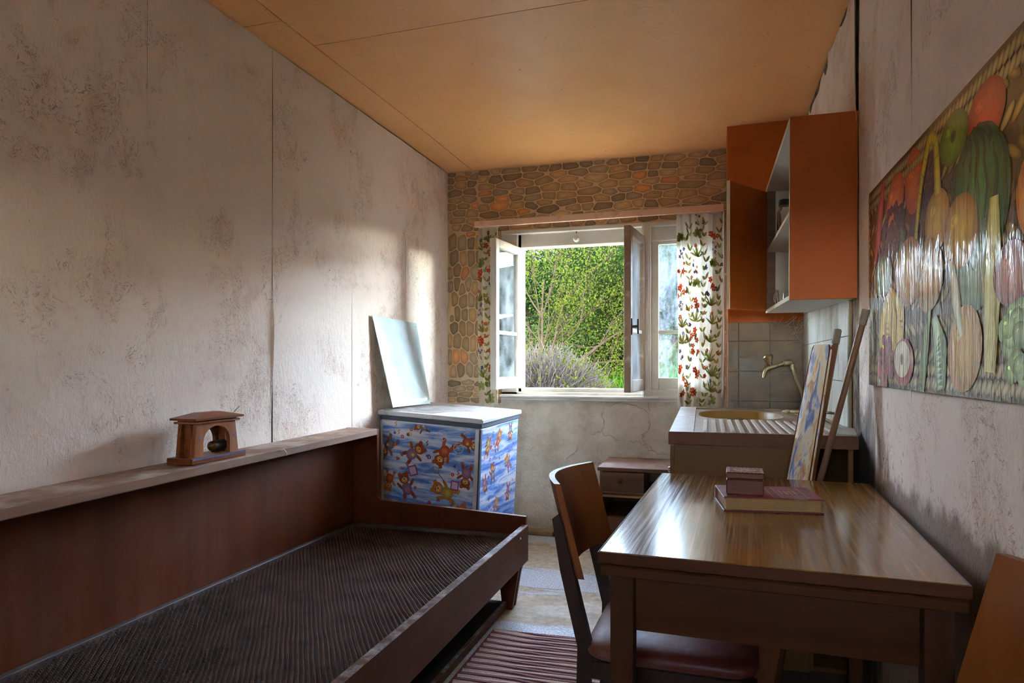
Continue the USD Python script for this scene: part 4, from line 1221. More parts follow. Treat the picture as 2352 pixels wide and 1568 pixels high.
plain('grey_hose', srgb(160, 142, 112), .5)
tap.part('hose', G().tube([(.402, 3.985, 1.135), (.410, 3.985, 1.105), (.424, 3.985, 1.06), (.438, 3.985, 1.025), (.452, 3.986, .99), (.456, 3.99, .94), (.456, 3.995, .915)], .0095, 12), 'grey_hose', smooth=True, label='pale hose running down to the sink')

# ------------------------------------------------------------------ wall cupboard with open door
plain('white_inside', srgb(214, 208, 194), .55, wear=.08)
wood('raw_edge', srgb(196, 176, 140), srgb(222, 206, 172), axis=1, rough=.7)
KM = trimesh.transformations.rotation_matrix(math.radians(1.9), [1, 0, 0]); KM[:3, 3] = (XR - .0035, 2.62, 1.385)
cw, cdp, chh = .2215, 1.205, .652
kc = Thing('wall_cupboard', 'orange wall cupboard with one door ajar, hanging above the sink', 'cupboard', mat=KM)
kc.part('side_panel', G().box((-cw, 0, 0), (0, .016, chh), .0015), 'orange_paint', label='orange near side')
kc.part('side_panel', G().box((-cw, cdp - .016, 0), (0, cdp, chh), .0015), 'white_inside', label='white far side')
kc.part('front_strip', G().box((-cw, cdp - .019, .016), (-cw + .045, cdp - .016, chh - .016), .0005), 'cabinet_panel', label='brown strip that carries the hinges')
kc.part('bottom_panel', G().box((-cw, .016, 0), (0, cdp - .016, .016), .001), 'white_inside')
kc.part('top_panel', G().box((-cw, .016, chh - .016), (0, cdp - .016, chh), .001), 'white_inside')
kc.part('back_panel', G().box((-.006, .016, .016), (-.001, cdp - .016, chh - .016), .0005), 'white_inside')
kc.part('shelf', G().box((-cw + .006, .016, .318), (-.006, cdp - .016, .333), .001), 'white_inside')
kc.part('front_edge', G().box((-cw - .0012, .0, .0), (-cw, cdp, .016), .0003).box((-cw - .0012, 0, chh - .016), (-cw, cdp, chh), .0003).box((-cw + .005, .016, .3185), (-cw + .0065, cdp - .016, .3325), .0003).box((-cw - .0012, 0, .016), (-cw, .016, chh - .016), .0003), 'raw_edge', label='bare pale front edges')
kc.part('screw', G().ball((-.0065, .74, .25), .007, 1, (.4, 1, 1)), 'dark_metal')
hp = np.array([-cw - .004, cdp - .024]); fp = np.array([-.418, .838])
d2 = unit(fp - hp); n2 = np.array([-d2[1], d2[0]])
if n2[0] < 0: n2 = -n2
R = np.stack([[*d2, 0], [*n2, 0], [0, 0, 1]], 1)
if np.linalg.det(R) < 0:
    R = np.stack([[*d2, 0], [*(-n2), 0], [0, 0, 1]], 1)
DL = np.linalg.norm(fp - hp)
dd = kc.part('door', G().box((0, -.009, .010), (DL - .001, .009, chh - .02), .0015, R, (*hp, 0)), 'orange_paint', label='orange door standing ajar')
kc.part('door_edge', G().box((DL - .001, -.009, .010), (DL + .001, .009, chh - .02), .0004, R, (*hp, 0)), 'raw_edge', parent=dd)
for z in (.115, .545):
    kc.part('hinge', G().tube([(-cw - .006, cdp - .022, z - .022), (-cw - .006, cdp - .022, z + .022)], .006, 10).box((-cw + .001, cdp - .05, z - .016), (-cw + .004, cdp - .018, z + .016), .0005), 'dark_metal', parent=dd)


def clear_glass(name, tint=(.95, .97, .96)):
    t = NT()
    t.done(name, t.pr(base_color=tint, roughness=.02, transmission_weight=1.0, ior=1.45))


clear_glass('clear_glass')
KR, KT = KM[:3, :3], KM[:3, 3]
K = lambda x, y, z: KR @ np.array([x, y, z]) + KT
jp = K(-.185, .585, .3335)
jar = Thing('storage_jar', 'empty glass jar with a dark lid on the shelf of the orange wall cupboard', 'jar', jp)
jar.part('glass', G().lathe([(0, 0), (.030, 0), (.032, .004), (.032, .085), (.024, .100), (.024, .112), (.0215, .112), (.0215, .099), (.0295, .084), (.0295, .006), (0, .004)], 24, jp), 'clear_glass', smooth=40)
jar.part('lid', G().lathe([(0, .113), (.026, .113), (.026, .135), (.024, .139), (0, .139)], 24, jp), 'black_fitting', smooth=40)
for k, (xx, yy, an, lab) in enumerate(((-.180, .700, 130, 'clear glass mug nearest the open edge of the orange cupboard'), (-.128, .690, 60, 'clear glass mug deeper in the orange cupboard, behind the other mug'))):
    mp = K(xx, yy, .0165)
    mg = Thing('glass_mug', lab, 'mug', mp, group=None)
    mg.part('glass', G().lathe([(0, 0), (.028, 0), (.031, .004), (.033, .03), (.0335, .072), (.0315, .072), (.031, .03), (.029, .009), (0, .008)], 24, mp), 'clear_glass', smooth=40)
    a = math.radians(an); u_ = np.array([math.cos(a), math.sin(a), 0])
    mg.part('handle', G().tube([mp + u_ * (.031 + .026 * math.sin(q)) + np.array([0, 0, .036 - .024 * math.cos(q)]) for q in np.linspace(.0, PI, 11)], .0042, 8), 'clear_glass', smooth=True)

# ------------------------------------------------------------------ ironing board with its legs
t = NT(); o = t.obj()
a = t.map(o, (30, 30, 4.2))
n = t.noise(a, 1.0, 3, .55, 1.2); n2 = t.noise(t.map(o, (40, 40, 11), location=(3, 1, 2)), 1.0, 3, .5, 1.0)
col = t.ramp(n, [(.34, srgb(130, 142, 190)), (.40, srgb(168, 178, 208)), (.43, srgb(226, 218, 202)), (.57, srgb(226, 206, 172)), (.64, srgb(210, 168, 114))])
col = t.mix(t.rng(n2, .60, .64, 0, .6), col, srgb(176, 110, 96))
t.done('board_cover', t.pr(base_color=col, roughness=.8, specular_ior_level=.2))
wood('board_edge', srgb(84, 46, 20), srgb(124, 72, 32), axis=2, rough=.6)
plain('rusty_tube', srgb(112, 78, 54), .45, metal=.35, wear=.2)
plain('tube_cap', srgb(120, 108, 92), .6)
P0, P1 = np.array([.124, 2.355, .012]), np.array([.344, 2.522, 1.220])
ax = unit(P1 - P0)
wd = unit(np.array([.60, -.80, 0]) - ax * (np.array([.60, -.80, 0]) @ ax))       # across the board
nm = np.cross(ax, wd); nm = nm if nm[0] < 0 else -nm                               # the covered side, facing left
LB = np.linalg.norm(P1 - P0)
ib = Thing('ironing_board', 'narrow ironing board in a worn blue and orange cover, leaning upright against the sink', 'ironing board', P0)
out = Polygon([(-.056, 0), (.056, 0), (.055, LB * .5), (.045, LB * .86), (.040, LB - .01), (.034, LB), (-.034, LB), (-.040, LB - .01), (-.047, LB * .86), (-.056, LB * .5)])
sgn = 1 if np.cross(wd, ax) @ nm > 0 else -1
ib.part('board', G().ext(out, sgn * .024, P0 - nm * .026, wd, ax), 'board_edge', label='brown edged board')


def cov(u, v):
    v = .27 + .73 * v
    w = np.interp(v, [0, .5, .86, .985, 1], [.057, .057, .048, .042, .036])
    s = (u - .5) * 2
    return P0 + (s * w)[..., None] * wd + (v * LB)[..., None] * ax + (-.006 + .010 * (1 - np.abs(s) ** 4))[..., None] * nm
ib.part('cover', solid_sheet(13, 40, cov, -nm * .004), 'board_cover', smooth=40, label='padded cover in faded blue and orange')
legA = [np.array([.266, 2.500, .66]), np.array([.404, 2.565, 1.272])]
for (a, b) in (((.280, 2.462, .60), (.398, 2.528, 1.272)), ((.250, 2.470, .42), (.453, 2.362, 1.326))):
    a, b = np.array(a), np.array(b); d = unit(b - a)
    lg = ib.part('leg', G().tube([a, b - d * .045], .0105, 12), 'rusty_tube', smooth=40, label='brown tube leg')
    ib.part('leg_cap', G().tube([b - d * .05, b - d * .004, b], [.0125, .0125, .010], 12), 'tube_cap', parent=lg, smooth=40)
pA = np.array([.280, 2.462, .60]) + (np.array([.398, 2.528, 1.272]) - np.array([.280, 2.462, .60])) * .58
pB = np.array([.250, 2.470, .42]) + (np.array([.4625, 2.362, 1.326]) - np.array([.250, 2.470, .42])) * .63
ib.part('crossbar', G().tube([pA, pB], .004, 8), 'rusty_tube')
ib.part('leg_bracket', G().beam(P0 + ax * .68 * LB - nm * .027, P0 + ax * .50 * LB - nm * .030, .05, .022, nm, .008), 'board_edge')

# ------------------------------------------------------------------ small things near the pier
plain('white_pipe', srgb(222, 214, 200), .5)
pp = Thing('white_cable', 'thin white cable running down the wall edge between the curtain and the orange pier', 'cable', (.045, 4.30, .92))
pp.part('cable', G().tube([(.044, 4.34, 2.09), (.046, 4.335, 1.7), (.045, 4.335, 1.3), (.040, 4.33, .96)], .0055, 8), 'white_pipe', smooth=True)
for zz in (1.2, 1.7):
    pp.part('clip', G().box((.038, 4.33, zz), (.0605, 4.345, zz + .012), .001), 'white_pipe')
wood('grey_wood', srgb(120, 104, 86), srgb(160, 142, 118), axis=2, rough=.8)
one('wooden_slat', G().beam((.000, 4.30, .66), (.050, 4.30, 1.02), .045, .012, (1, 0, 0)), 'grey_wood', 'grey wooden slat leaning in the gap between the curtain and the tiled pier', 'slat')

# ------------------------------------------------------------------ striped rag rug
t = NT(); o = t.obj(); x, y, z = t.xyz(o)
yy = t.m('add', y, t.m('multiply', t.m('subtract', t.noise(o, 4.0, 3), .5), .022))
ph = t.m('fraction', t.m('multiply', yy, 21.0))
col = t.n('rgb_ramp', 'color', fac=ph, ramp=[(0, srgb(222, 190, 172)), (.30, srgb(212, 172, 156)), (.36, srgb(112, 46, 44)), (.48, srgb(92, 40, 48)), (.54, srgb(70, 48, 64)), (.62, srgb(196, 154, 140)), (.76, srgb(120, 60, 56)), (.88, srgb(84, 44, 52)), (.95, srgb(206, 176, 160))])
col = t.mix(1.0, col, t.ramp(t.noise(t.map(o, (1, 2.2, 1)), 180.0, 2, .7), [(.3, (.55, .55, .55)), (.6, (1, 1, 1))]), 'multiply')
t.done('rug_stripes', t.pr(base_color=col, roughness=.95, specular_ior_level=.1, normal=t.bump(t.noise(t.map(o, (.5, 2, 1)), 160.0, 2), .003)))
plain('rug_border', srgb(104, 30, 32), .95)
rugY0, rugY1, rugX0, rugX1 = .55, 2.772, -.916, -.372
rg = Thing('rag_rug', 'woven rag rug in red, pink and grey stripes on the floor between bed and table', 'rug', ((rugX0 + rugX1) / 2, 1.6, 0))


def rugz(u, v):
    x = rugX0 + (rugX1 - rugX0) * u; y = rugY0 + (rugY1 - rugY0) * v
    z = .0075 + .0022 * np.sin(2 * PI * y * 21 + 2.5 * np.sin(4 * x)) + .006 * meshkit.noise(np.stack([x * 4, y * 4, x * 0], -1), 6)
    return np.stack([x, y + .006 * np.sin(9 * x), z], -1)
rg.part('weave', solid_sheet(30, 420, rugz, np.array([0, 0, -.006])), 'rug_stripes', smooth=True)
rg.part('border', G().tube([(rugX0, rugY0 + (rugY1 - rugY0) * k / 30 + .006 * math.sin(9 * rugX0), .008) for k in range(31)], .0055, 6), 'rug_border', smooth=True)
fl = G(); r = np.random.default_rng(5)
for k in range(240):
    x_ = rugX0 + (rugX1 - rugX0) * k / 239; a = np.array([x_, rugY1 - .002 + .006 * math.sin(9 * x_), .008])
    fl.tube([a, a + (r.normal(0, .003), .008, .001), a + (r.normal(0, .006), .016, -.005)], .0012, 3, cap=False)
rg.part('fringe', fl, 'rug_border', kind='stuff')

# cobwebs under the cupboard
plain('cobweb_thread', srgb(200, 192, 180), .8)
lines = []; r = np.random.default_rng(4)
for _ in range(26):
    a = np.array([r.uniform(.28, .47), 4.066, r.uniform(1.25, 1.40)]); b = np.array([r.uniform(.30, .46), r.uniform(3.72, 3.82), 1.40])
    if r.random() < .5:
        b = np.array([.4650, r.uniform(3.8, 4.04), r.uniform(1.24, 1.42)])
    s = np.linspace(0, 1, 8)[:, None]
    lines.append(a + (b - a) * s - np.array([0, 0, .03]) * (s * (1 - s)) + r.normal(0, .0015, (8, 3)))
USED.add('/World/cobweb')
curves('/World/cobweb', lines, .0007, 'cobweb_thread')
tag(stage.GetPrimAtPath('/World/cobweb'), 'dusty cobweb in the tiled corner below the orange wall cupboard', 'cobweb', kind='stuff')

# ------------------------------------------------------------------ poster of a fruit basket on the right wall
def film(name):
    """Printed paper under a thin wavy plastic film."""
    t = NT(); p = t.pos(); x, y, z = t.xyz(p)
    c = t.n('attribute', 'color', attribute='col')
    g = t.noise(t.map(p, (9, 9, 1.5)), 1.0, 4, .6, .4)
    c = t.n('hsv', 'color', color=c, saturation=1.15, value=1.1)
    c = t.mix(1.0, c, t.ramp(t.noise(p, 42.0, 5, .7), [(.3, (.72, .72, .72)), (.7, (1, 1, 1))]), 'multiply')
    w = t.noise(t.map(p, (1, 26, 3.2)), 1.0, 4, .58, .5)
    low = t.rng(z, 1.58, 1.28, .05, 1.0)
    nb = t.bump(t.m('multiply', w, low), .012)
    t.done(name, t.pr(base_color=c, roughness=.5, specular_ior_level=.1, coat_weight=1.0, coat_roughness=.045, coat_normal=nb, coat_ior=1.45))


film('poster_film')
PW, PH, PY, PZ = 1.46, .612, 2.41, 1.087
ps_ = Thing('fruit_poster', 'long glossy poster of a fruit basket stuck on the right wall above the table', 'poster', (XR - .004, PY - PW / 2, PZ))


def wave(s, t):
    return .0070 + .0022 * meshkit.noise(np.stack([s * 9, t * 2.5, s * 0], -1), 3) + .004 * np.exp(-t / .05) * meshkit.noise(np.stack([s * 7, s * 0, s * 0], -1), 8)


def pplace(xy, l):
    s, t_ = np.clip(xy[:, 0], 0, PW), np.clip(xy[:, 1], 0, PH)
    return np.stack([XR - wave(s, t_) - l, PY - s, PZ + t_], 1)


def sheet_fn(u, v):
    s, t_ = u * PW, v * PH
    return np.stack([XR - wave(s, t_), PY - s, PZ + t_], -1)


sv, sf = solid_sheet(220, 40, sheet_fn, np.array([.0004, 0, 0]))
sf = sf[:, ::-1]
ps_path = ps_.part('sheet', (sv, sf), 'poster_film', smooth=False, col=np.repeat(np.array([srgb(86, 60, 34)]), len(sv), 0))
rp = np.random.default_rng(21)
# printed wicker and rope ground
pr = Print(pplace, .0000012)
for row in range(9):
    for k in range(34):
        s0, t0 = k * .046 + (row % 2) * .023, .02 + row * .066
        c = np.array(srgb(*(rp.choice([[150, 118, 66], [168, 138, 84], [126, 96, 52]])))) * rp.uniform(.8, 1.15)
        a = 28 if row % 2 else -28
        pr.ell((s0, t0), .034, .011, c * 1.15, c * .45, a, n=10, rings=2)
for t0, sl_ in ((.022, 0), (.052, 0), (.588, 0), (.560, .0)):
    for k in range(60):
        c = np.array(srgb(172, 146, 98)) * rp.uniform(.85, 1.1)
        pr.ell((k * .0245, t0), .021, .0105, c * 1.15, c * .4, 34, n=10, rings=2)
for k in range(26):
    c = np.array(srgb(168, 140, 92)) * rp.uniform(.85, 1.1)
    pr.ell((.018, k * .0245), .017, .010, c * 1.1, c * .45, -40, n=10, rings=2)
v, f, c = pr.get()
ps_.part('wicker_print', (v, f), 'poster_film', parent=ps_path, col=c, kind='stuff')
LIFT = [0]


def fruit(name, draw):
    LIFT[0] += 1
    k = LIFT[0]
    pr = Print(lambda xy, l: pplace(xy, l + .0004 + k * .00006), .0000008)
    draw(pr)
    v, f, c = pr.get()
    ps_.part(name, (v, f), 'poster_film', parent=ps_path, col=c)


def orb(c, rx, ry, ca, cb, ang=0, dots=0, cd=None, hl=True):
    def d(pr):
        pr.ell(c, rx, ry, ca, cb, ang, n=28, rings=5)
        for _ in range(dots):
            a, q = rp.uniform(0, 2 * PI), rp.uniform(0, .85)
            pr.ell((c[0] + rx * q * math.cos(a), c[1] + ry * q * math.sin(a)), rx * .03, ry * .03, cd, n=6)
        if hl:
            pr.ell((c[0] - rx * .3, c[1] + ry * .35), rx * .22, ry * .2, np.minimum(np.array(ca) * 1.5 + .03, 1), ca, ang, n=12)
    return d


def bunch(c, rx, ry, r0, n, ca, cb):
    def d(pr):
        for k in range(n):
            a, q = rp.uniform(0, 2 * PI), math.sqrt(rp.random())
            p = (c[0] + (rx - r0) * q * math.cos(a), c[1] + (ry - r0 * .6) * q * math.sin(a))
            m_ = rp.uniform(.75, 1.2)
            pr.ell(p, r0, r0 * .72, np.array(ca) * m_, np.array(cb) * m_, n=14, rings=2)
            pr.ell((p[0] - r0 * .3, p[1] + r0 * .2), r0 * .2, r0 * .12, np.array(ca) * 2.2 + .04, n=6)
    return d


def long(pts, w, ca, cb, ridges=0, cr=None):
    def d(pr):
        P = np.array(pts, float); s = np.linspace(0, 1, 15); tt = np.linspace(0, 1, len(P))
        X, Y = np.interp(s, tt, P[:, 0]), np.interp(s, tt, P[:, 1])
        W = np.interp(s, np.linspace(0, 1, len(w)), w) / 2
        dx, dy = np.gradient(X), np.gradient(Y); L = np.hypot(dx, dy); nx, ny = -dy / L, dx / L
        for sc, c in ((1, cb), (.78, (np.array(ca) + np.array(cb)) / 2), (.45, ca)):
            a = np.stack([X + nx * W * sc, Y + ny * W * sc], 1); b = np.stack([X - nx * W * sc, Y - ny * W * sc], 1)
            for i in range(len(s) - 1):
                pr.shape(np.array([a[i], a[i + 1], b[i + 1], b[i]]), c)
        for k in range(ridges):
            i = 1 + int(k * 13 / max(ridges, 1)); pr.line([(X[i] + nx[i] * W[i] * .9, Y[i] + ny[i] * W[i] * .9), (X[i] - nx[i] * W[i] * .9, Y[i] - ny[i] * W[i] * .9)], .0016, cr)
    return d


GR, YE = (srgb(126, 150, 46), srgb(74, 98, 24)), (srgb(222, 178, 70), srgb(160, 104, 20))
fruit('grapes', bunch((.637, .495), .125, .092, .020, 60, srgb(74, 42, 66), srgb(28, 14, 26)))
fruit('grapes', bunch((.522, .425), .055, .10, .020, 34, srgb(74, 42, 66), srgb(28, 14, 26)))
fruit('orange_papaya', orb((.512, .520), .080, .082, srgb(226, 112, 32), srgb(180, 66, 12), 20, 14, srgb(240, 170, 70)))
fruit('orange_papaya', orb((.330, .505), .100, .072, srgb(226, 112, 32), srgb(180, 66, 12), 25, 14, srgb(240, 170, 70)))
fruit('red_chili', long([(.215, .60), (.17, .52), (.135, .44), (.095, .37)], [.03, .075, .07, .02], srgb(206, 46, 26), srgb(140, 22, 12)))
fruit('grapes', bunch((.314, .426), .140, .086, .020, 66, srgb(70, 46, 60), srgb(26, 16, 24)))
fruit('grapes', bunch((.863, .430), .075, .05, .019, 34, srgb(74, 42, 60), srgb(28, 14, 22)))
fruit('leaf', long([(.40, .43), (.41, .39), (.37, .35)], [.01, .05, .01], srgb(84, 128, 46), srgb(50, 84, 28)))
fruit('tomato', orb((.985, .522), .092, .058, srgb(214, 74, 46), srgb(150, 30, 16)))
fruit('green_apple', orb((.811, .532), .088, .054, GR[0], GR[1]))
fruit('apple_hollow', orb((.812, .535), .018, .013, srgb(60, 70, 20), srgb(96, 116, 36), hl=False))


def melon(pr):
    pr.ell((.945, .375), .152, .135, srgb(86, 124, 62), srgb(40, 72, 34), n=34, rings=5)
    for k in range(-3, 4):
        P = [(.945 + k * .046 * math.sin(q) + .005 * math.sin(9 * q + k), .375 + .132 * math.cos(q)) for q in np.linspace(.12, PI - .12, 16)]
        pr.line(P, .012 if k % 2 else .018, srgb(30, 52, 28))


fruit('watermelon', melon)
fruit('melon', orb((.930, .250), .115, .085, srgb(140, 156, 120), srgb(96, 112, 84), 0))
fruit('yellow_gourd', orb((.704, .385), .090, .068, *YE))
fruit('gourd_stalk', long([(.523, .25), (.54, .38), (.585, .50), (.655, .588), (.70, .56), (.712, .44)], [.030, .032, .034, .034, .036, .050], srgb(206, 178, 50), srgb(150, 122, 24), 12, srgb(120, 100, 30)))
fruit('yellow_pear', orb((.853, .331), .100, .075, *YE))
fruit('yellow_pear', orb((.470, .300), .128, .088, srgb(220, 160, 50), srgb(160, 96, 18)))
fruit('yellow_pear', orb((.640, .270), .110, .085, srgb(216, 166, 66), srgb(150, 100, 24)))
fruit('green_apple', orb((.202, .322), .112, .060, GR[0], GR[1]))
fruit('apple_hollow', orb((.190, .330), .020, .013, srgb(56, 70, 20), srgb(96, 120, 36), hl=False))
for k, (s0, ln) in enumerate(((.22, .20), (.29, .215), (.36, .205), (.42, .18))):
    fruit('banana', long([(.30, .275), (s0 - .02, .20), (s0 - .03, .13), (s0 + .01, .02)], [.02, .075, .08, .02], srgb(228, 190, 72), srgb(172, 122, 26)))
fruit('leek', long([(.66, .19), (.62, .10), (.60, .0)], [.02, .06, .05], srgb(120, 138, 70), srgb(74, 96, 40)))
fruit('cucumber', long([(.69, .17), (.73, .10), (.745, .01)], [.03, .085, .05], srgb(176, 190, 150), srgb(120, 140, 96)))
fruit('mango', orb((.878, .095), .098, .085, srgb(224, 180, 110), srgb(176, 118, 50), 20))
fruit('white_radish', long([(.80, .28), (.83, .2), (.86, .12)], [.03, .05, .02], srgb(226, 222, 196), srgb(190, 180, 140)))
fruit('corn_cob', long([(1.03, .36), (1.02, .22), (1.01, .05)], [.04, .085, .05], srgb(226, 214, 140), srgb(176, 160, 84)))
fruit('onion', orb((1.10, .215), .075, .055, srgb(196, 140, 130), srgb(130, 74, 70)))
fruit('lettuce', bunch((1.13, .10), .09, .075, .03, 26, srgb(176, 190, 120), srgb(112, 130, 66)))
fruit('peach', orb((1.22, .33), .10, .085, srgb(228, 176, 120), srgb(186, 110, 60)))
fruit('raspberries', bunch((.230, .075), .112, .080, .022, 60, srgb(176, 56, 56), srgb(110, 22, 28)))
fruit('apple_half', orb((.428, .070), .100, .062, srgb(196, 60, 56), srgb(140, 30, 34)))
fruit('apple_flesh', orb((.418, .078), .080, .048, srgb(236, 226, 200), srgb(220, 204, 170), hl=False))
fruit('apple_core', orb((.418, .078), .014, .016, srgb(120, 80, 50), srgb(160, 120, 80), hl=False))

# ------------------------------------------------------------------ outdoors
t = NT(); p = t.pos()
n = t.noise(p, 1.2, 8, .7)
col = t.ramp(n, [(.35, srgb(24, 21, 12)), (.5, srgb(26, 34, 9)), (.65, srgb(36, 32, 20))])
t.done('ground_soil', t.n('diffuse_bsdf', 'BSDF', color=col, normal=t.bump(n, .05)))
t = NT(); p = t.pos()
n = t.noise(p, .22, 8, .75)
col = t.ramp(n, [(.35, srgb(16, 24, 14)), (.5, srgb(24, 34, 17)), (.62, srgb(34, 42, 22)), (.72, srgb(42, 42, 30))])
t.done('hill_green', t.n('diffuse_bsdf', 'BSDF', color=col))


def foliage(name, a, b, trans=.45):
    t = NT(); o = t.pos()
    r_ = t.n('geometry', 'random_per_island')
    c = t.ramp(t.m('multiply_add', r_, .7, t.m('multiply', t.noise(o, .9, 3), .3)), [(.2, a), (.8, b)])
    t.done(name, t.n('mix_closure', 'closure', fac=trans, closure1=t.n('diffuse_bsdf', 'BSDF', color=c), closure2=t.n('translucent_bsdf', 'BSDF', color=c)))


foliage('leaf_yellow', srgb(46, 50, 12), srgb(86, 86, 29))
foliage('leaf_green', srgb(18, 28, 8), srgb(46, 54, 17))
foliage('leaf_dark', srgb(14, 26, 10), srgb(36, 50, 20))
foliage('leaf_painted_shade', srgb(14, 22, 10), srgb(28, 38, 16), .2)  # darkened leaf copy, puts the shade of the hollow into the colour
foliage('grass_green', srgb(38, 64, 8), srgb(68, 92, 18))
plain('bark', srgb(44, 34, 25), 1.0, wear=.3, specular_ior_level=.0)
plain('twig_grey', srgb(54, 46, 42), 1.0, wear=.25, specular_ior_level=.0)


def ground_z(x, y):
    x, y = np.asarray(x, float), np.asarray(y, float)
    z = np.interp(y, [-60, 4.7, 5.6, 8, 10, 14, 24, 45, 80], [-.1, -.06, .25, .92, 1.06, 1.30, 1.75, 3.2, 9.0])
    return z + .12 * (meshkit.noise(np.stack([x * .6, y * .6, x * 0], -1), 2) - .5) * (y > 5)


def terr(u, v):
    x = -45 + 80 * u; y = 4.76 + 76 * v ** 1.8
    return np.stack([x, y, ground_z(x, y)], -1)


one('ground', grid(90, 90, terr), 'ground_soil', 'grassy bank rising behind the house', kind='structure', smooth=True)
plain('pale_bounce_gravel', srgb(222, 206, 178), .95, wear=.15, scale=3)  # pale tone chosen to throw light back indoors
one('terrace', G().box((-8, YB + .272, -.2), (7, 5.75, .06), 0), 'pale_bounce_gravel', 'unseen pale strip added outside the window to bounce sunlight onto the ceiling', kind='structure')  # added reflector strip, sends sun up through the window to the ceiling
one('yard', G().box((-40, -60, -.3), (40, YR - .205, -.02), 0), 'pale_bounce_gravel', 'unseen bare yard, made pale to bounce light into the added rear window', kind='structure')  # ground kept pale so the added rear window gets bounced light


def hill(u, v):
    x = -130 + 300 * u; y = 84 + 150 * v
    z = 8 + (17 + 5 * np.sin(x * .021 + .6) + 4 * meshkit.noise(np.stack([x * .03, y * .03, x * 0], -1), 5)) * np.sin(np.clip(v * 1.4, 0, 1) * PI / 2) + 1.5 * meshkit.noise(np.stack([x * .35, y * .35, x * 0], -1), 6)
    return np.stack([x, y, z], -1)


one('hill', grid(240, 60, hill), 'hill_green', 'wooded hill far behind the trees', kind='structure', smooth=True)


def leaf_cloud(pts, size, r, flat=.0):
    n = len(pts)
    d = r.normal(size=(n, 3)); d /= np.linalg.norm(d, axis=1, keepdims=True)
    e = np.cross(d, r.normal(size=(n, 3))); e /= np.linalg.norm(e, axis=1, keepdims=True)
    s = (size * r.uniform(.6, 1.25, n))[:, None]
    v = np.stack([pts - d * s * .5, pts + e * s * .27, pts + d * s * .5, pts - e * s * .27], 1).reshape(-1, 3)
    i = np.arange(n) * 4
    return v, np.vstack([np.stack([i, i + 1, i + 2], 1), np.stack([i, i + 2, i + 3], 1)])


def grow(base, direction, length, radius, depth, r, out, tips, spread=.6, up=.12, kids=3):
    n = 6; p = [np.array(base, float)]; d = unit(direction)
    for k in range(n):
        d = unit(d + r.normal(0, .11, 3) + (0, 0, up * .25)); p.append(p[-1] + d * length / n)
    p = np.array(p)
    out.append((p, np.linspace(radius, radius * .5, n + 1)))
    if depth == 0:
        tips.append(p); return
    for k in range(kids + (depth > 1)):
        s = r.uniform(.35, 1.0); q = p[min(int(s * n), n)]
        grow(q, unit(d + r.normal(0, spread, 3) + (0, 0, up)), length * r.uniform(.55, .8), radius * .5, depth - 1, r, out, tips, spread, up, kids)


def tree(label, base, dirs, length, radius, depth, leaf_n, leaf_size, mat, seed, group=None, spread=.6, scatter=.16, kids=3, name='tree', cat='tree', bark='bark', up=.12, sides=5):
    r = np.random.default_rng(seed); out, tips = [], []
    b = np.array([base[0], base[1], float(ground_z(base[0], base[1])) - .05])
    for d in dirs:
        grow(b + r.normal(0, .04, 3) * (1, 1, 0), d, length, radius, depth, r, out, tips, spread, up, kids)
    th = Thing(name, label, cat, b, group=group)
    g = G()
    for p, rad in out:
        g.tube(p, rad, sides if rad[0] > .01 else 3, cap=False)
    th.part('branches', g, bark)
    P = np.vstack(tips)
    q = P[r.integers(0, len(P), leaf_n)] + r.normal(0, scatter, (leaf_n, 3))
    q = q[q[:, 1] > 5.3]
    th.part('foliage', leaf_cloud(q, leaf_size, r), mat, kind='stuff')
    return th


tree('airy young tree with yellow green leaves and slanting branches, left in the window', (-2.15, 8.2), [(.75, .1, .42), (.55, .3, .75), (.25, .0, 1), (.9, .1, .25), (.1, .2, .9)], 1.35, .020, 3, 16000, .036, 'leaf_yellow', 11, spread=.5, scatter=.13, kids=3)
tree('dense bright green tree filling the right half of the open window view', (-.95, 9.4), [(-.3, 0, 1), (.2, .1, 1), (-.6, .1, .7), (.6, 0, .7), (0, -.1, 1.0)], 1.25, .035, 3, 34000, .042, 'leaf_green', 12, spread=.6, scatter=.17)
tree('dark green tree seen through the closed window leaf on the right', (.05, 10.5), [(0, 0, 1), (-.5, 0, .7), (.5, .1, .7), (.2, -.2, .9)], 1.25, .035, 3, 22000, .048, 'leaf_dark', 13, scatter=.18)
tree('dark green tree in the middle distance behind the airy tree', (-3.0, 11.5), [(0, 0, 1), (-.5, 0, .8), (.6, 0, .8), (.1, .2, 1)], 1.5, .045, 3, 24000, .052, 'leaf_dark', 14, scatter=.2)
tree('green tree rising farther back behind the gap between the front trees', (-2.0, 13.2), [(0, 0, 1), (-.4, 0, .9), (.5, 0, .9)], 1.75, .05, 3, 20000, .062, 'leaf_green', 15, scatter=.22)
tree('green tree at the far left of the window, behind the open glass leaf', (-5.2, 12.5), [(0, 0, 1), (-.4, 0, .9), (.6, 0, .8)], 1.2, .05, 3, 9000, .075, 'leaf_green', 16, scatter=.22)
tree('green tree farther back at the right beyond the dark one', (1.7, 13.0), [(0, 0, 1), (-.4, 0, .9), (.6, 0, .8)], 1.0, .05, 3, 9000, .075, 'leaf_dark', 17, scatter=.22)

tree('low shrub added with darkened leaves as the shade between thicket and green tree', (-1.45, 9.6), [(0, 0, 1), (-.8, 0, .6), (.8, 0, .6), (.1, -.3, .8)], .42, .02, 2, 7000, .036, 'leaf_painted_shade', 18, scatter=.12, name='dark_shrub', cat='shrub')  # shrub added so its dark leaves stand for the shaded hollow

plain('twig_dark', srgb(40, 35, 30), 1.0, wear=.5, bump=.03, specular_ior_level=.0)
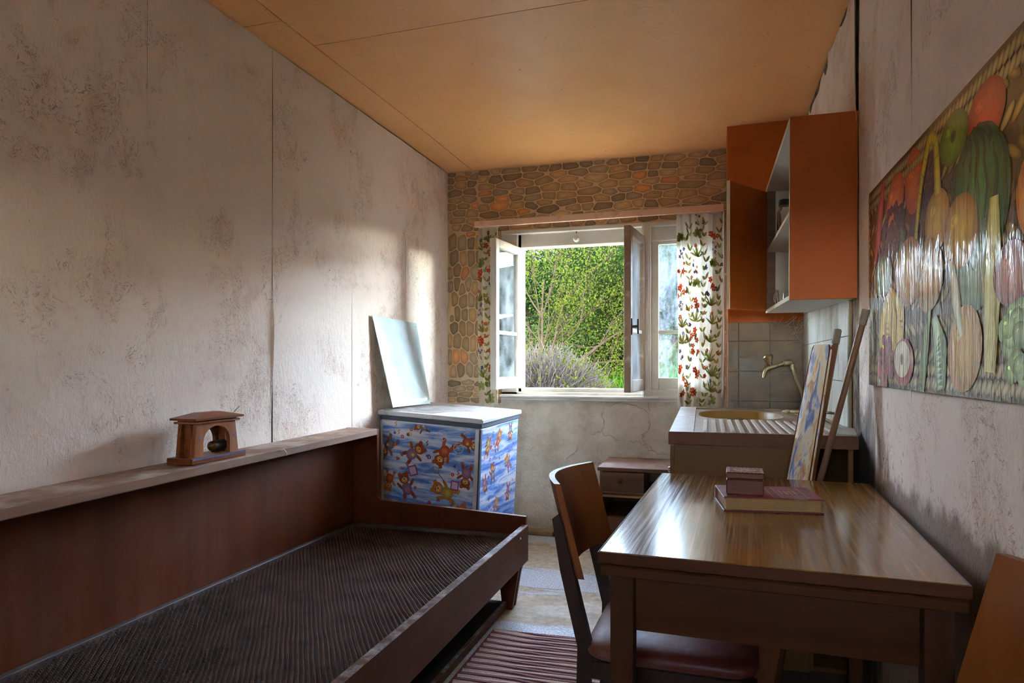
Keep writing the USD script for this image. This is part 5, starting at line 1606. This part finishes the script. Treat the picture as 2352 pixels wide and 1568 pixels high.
# the round thicket of bare twigs below the airy tree
r = np.random.default_rng(31)
bc_ = np.array([-1.78, 7.0, float(ground_z(-1.78, 7.0))])
tk = Thing('thicket', 'rounded thicket of grey bare twigs with sparse yellow green leaves just outside the window', 'shrub', bc_)
lines, lp = [], []
for _ in range(2600):
    th_, ph_ = r.uniform(0, 2 * PI), math.acos(r.uniform(.02, 1))
    d = np.array([math.sin(ph_) * math.cos(th_), math.sin(ph_) * math.sin(th_), math.cos(ph_) * .98])
    R_ = np.array([.86, .66, .80]) * r.uniform(.75, 1.05)
    e = d * R_; s0 = r.uniform(.25, .6)
    s = np.linspace(s0, 1, 6)[:, None]
    w = np.cross(d, r.normal(size=3)) * r.uniform(-.35, .35)
    l = e * s + w * (s - s0) ** 2 + r.normal(0, .008, (6, 3))
    l = l[l[:, 2] > -.02]
    if len(l) < 3:
        continue
    lines.append(l)
    if r.random() < .75:
        lp.append(bc_ + l[-1] + r.normal(0, .03, 3)); lp.append(bc_ + l[len(l) // 2 + 0] + r.normal(0, .05, 3))
USED.add(tk.path + '/twigs')
curves(tk.path + '/twigs', lines, .0055, 'twig_grey')
tag(stage.GetPrimAtPath(tk.path + '/twigs'), 'grey bare twigs', kind='stuff')
lp = np.array(lp); lp = lp[(r.random(len(lp)) < .42 + .5 * (lp[:, 0] > bc_[0] + .35))]
lp = np.vstack([lp, lp + r.normal(0, .03, lp.shape)])
tk.part('foliage', leaf_cloud(lp, .034, r), 'leaf_yellow', kind='stuff')
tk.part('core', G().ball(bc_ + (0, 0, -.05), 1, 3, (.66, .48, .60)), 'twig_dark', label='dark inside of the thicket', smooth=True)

# grass
gv, gf = [], []
r = np.random.default_rng(41)
N = 9000
gx, gy = r.uniform(-3.2, 1.6, N), 5.6 + 5.5 * r.random(N) ** 1.2
gz = ground_z(gx, gy); hgt = r.uniform(.05, .16, N); a = r.uniform(0, PI, N); w = .006
dx, dy = np.cos(a) * w, np.sin(a) * w
v = np.stack([np.stack([gx - dx, gy - dy, gz], 1), np.stack([gx + dx, gy + dy, gz], 1), np.stack([gx + r.normal(0, .03, N), gy + r.normal(0, .03, N), gz + hgt], 1)], 1).reshape(-1, 3)
one('grass', (v, np.arange(3 * N).reshape(-1, 3)), 'grass_green', 'bright green grass on the bank below the trees', 'grass', kind='stuff')
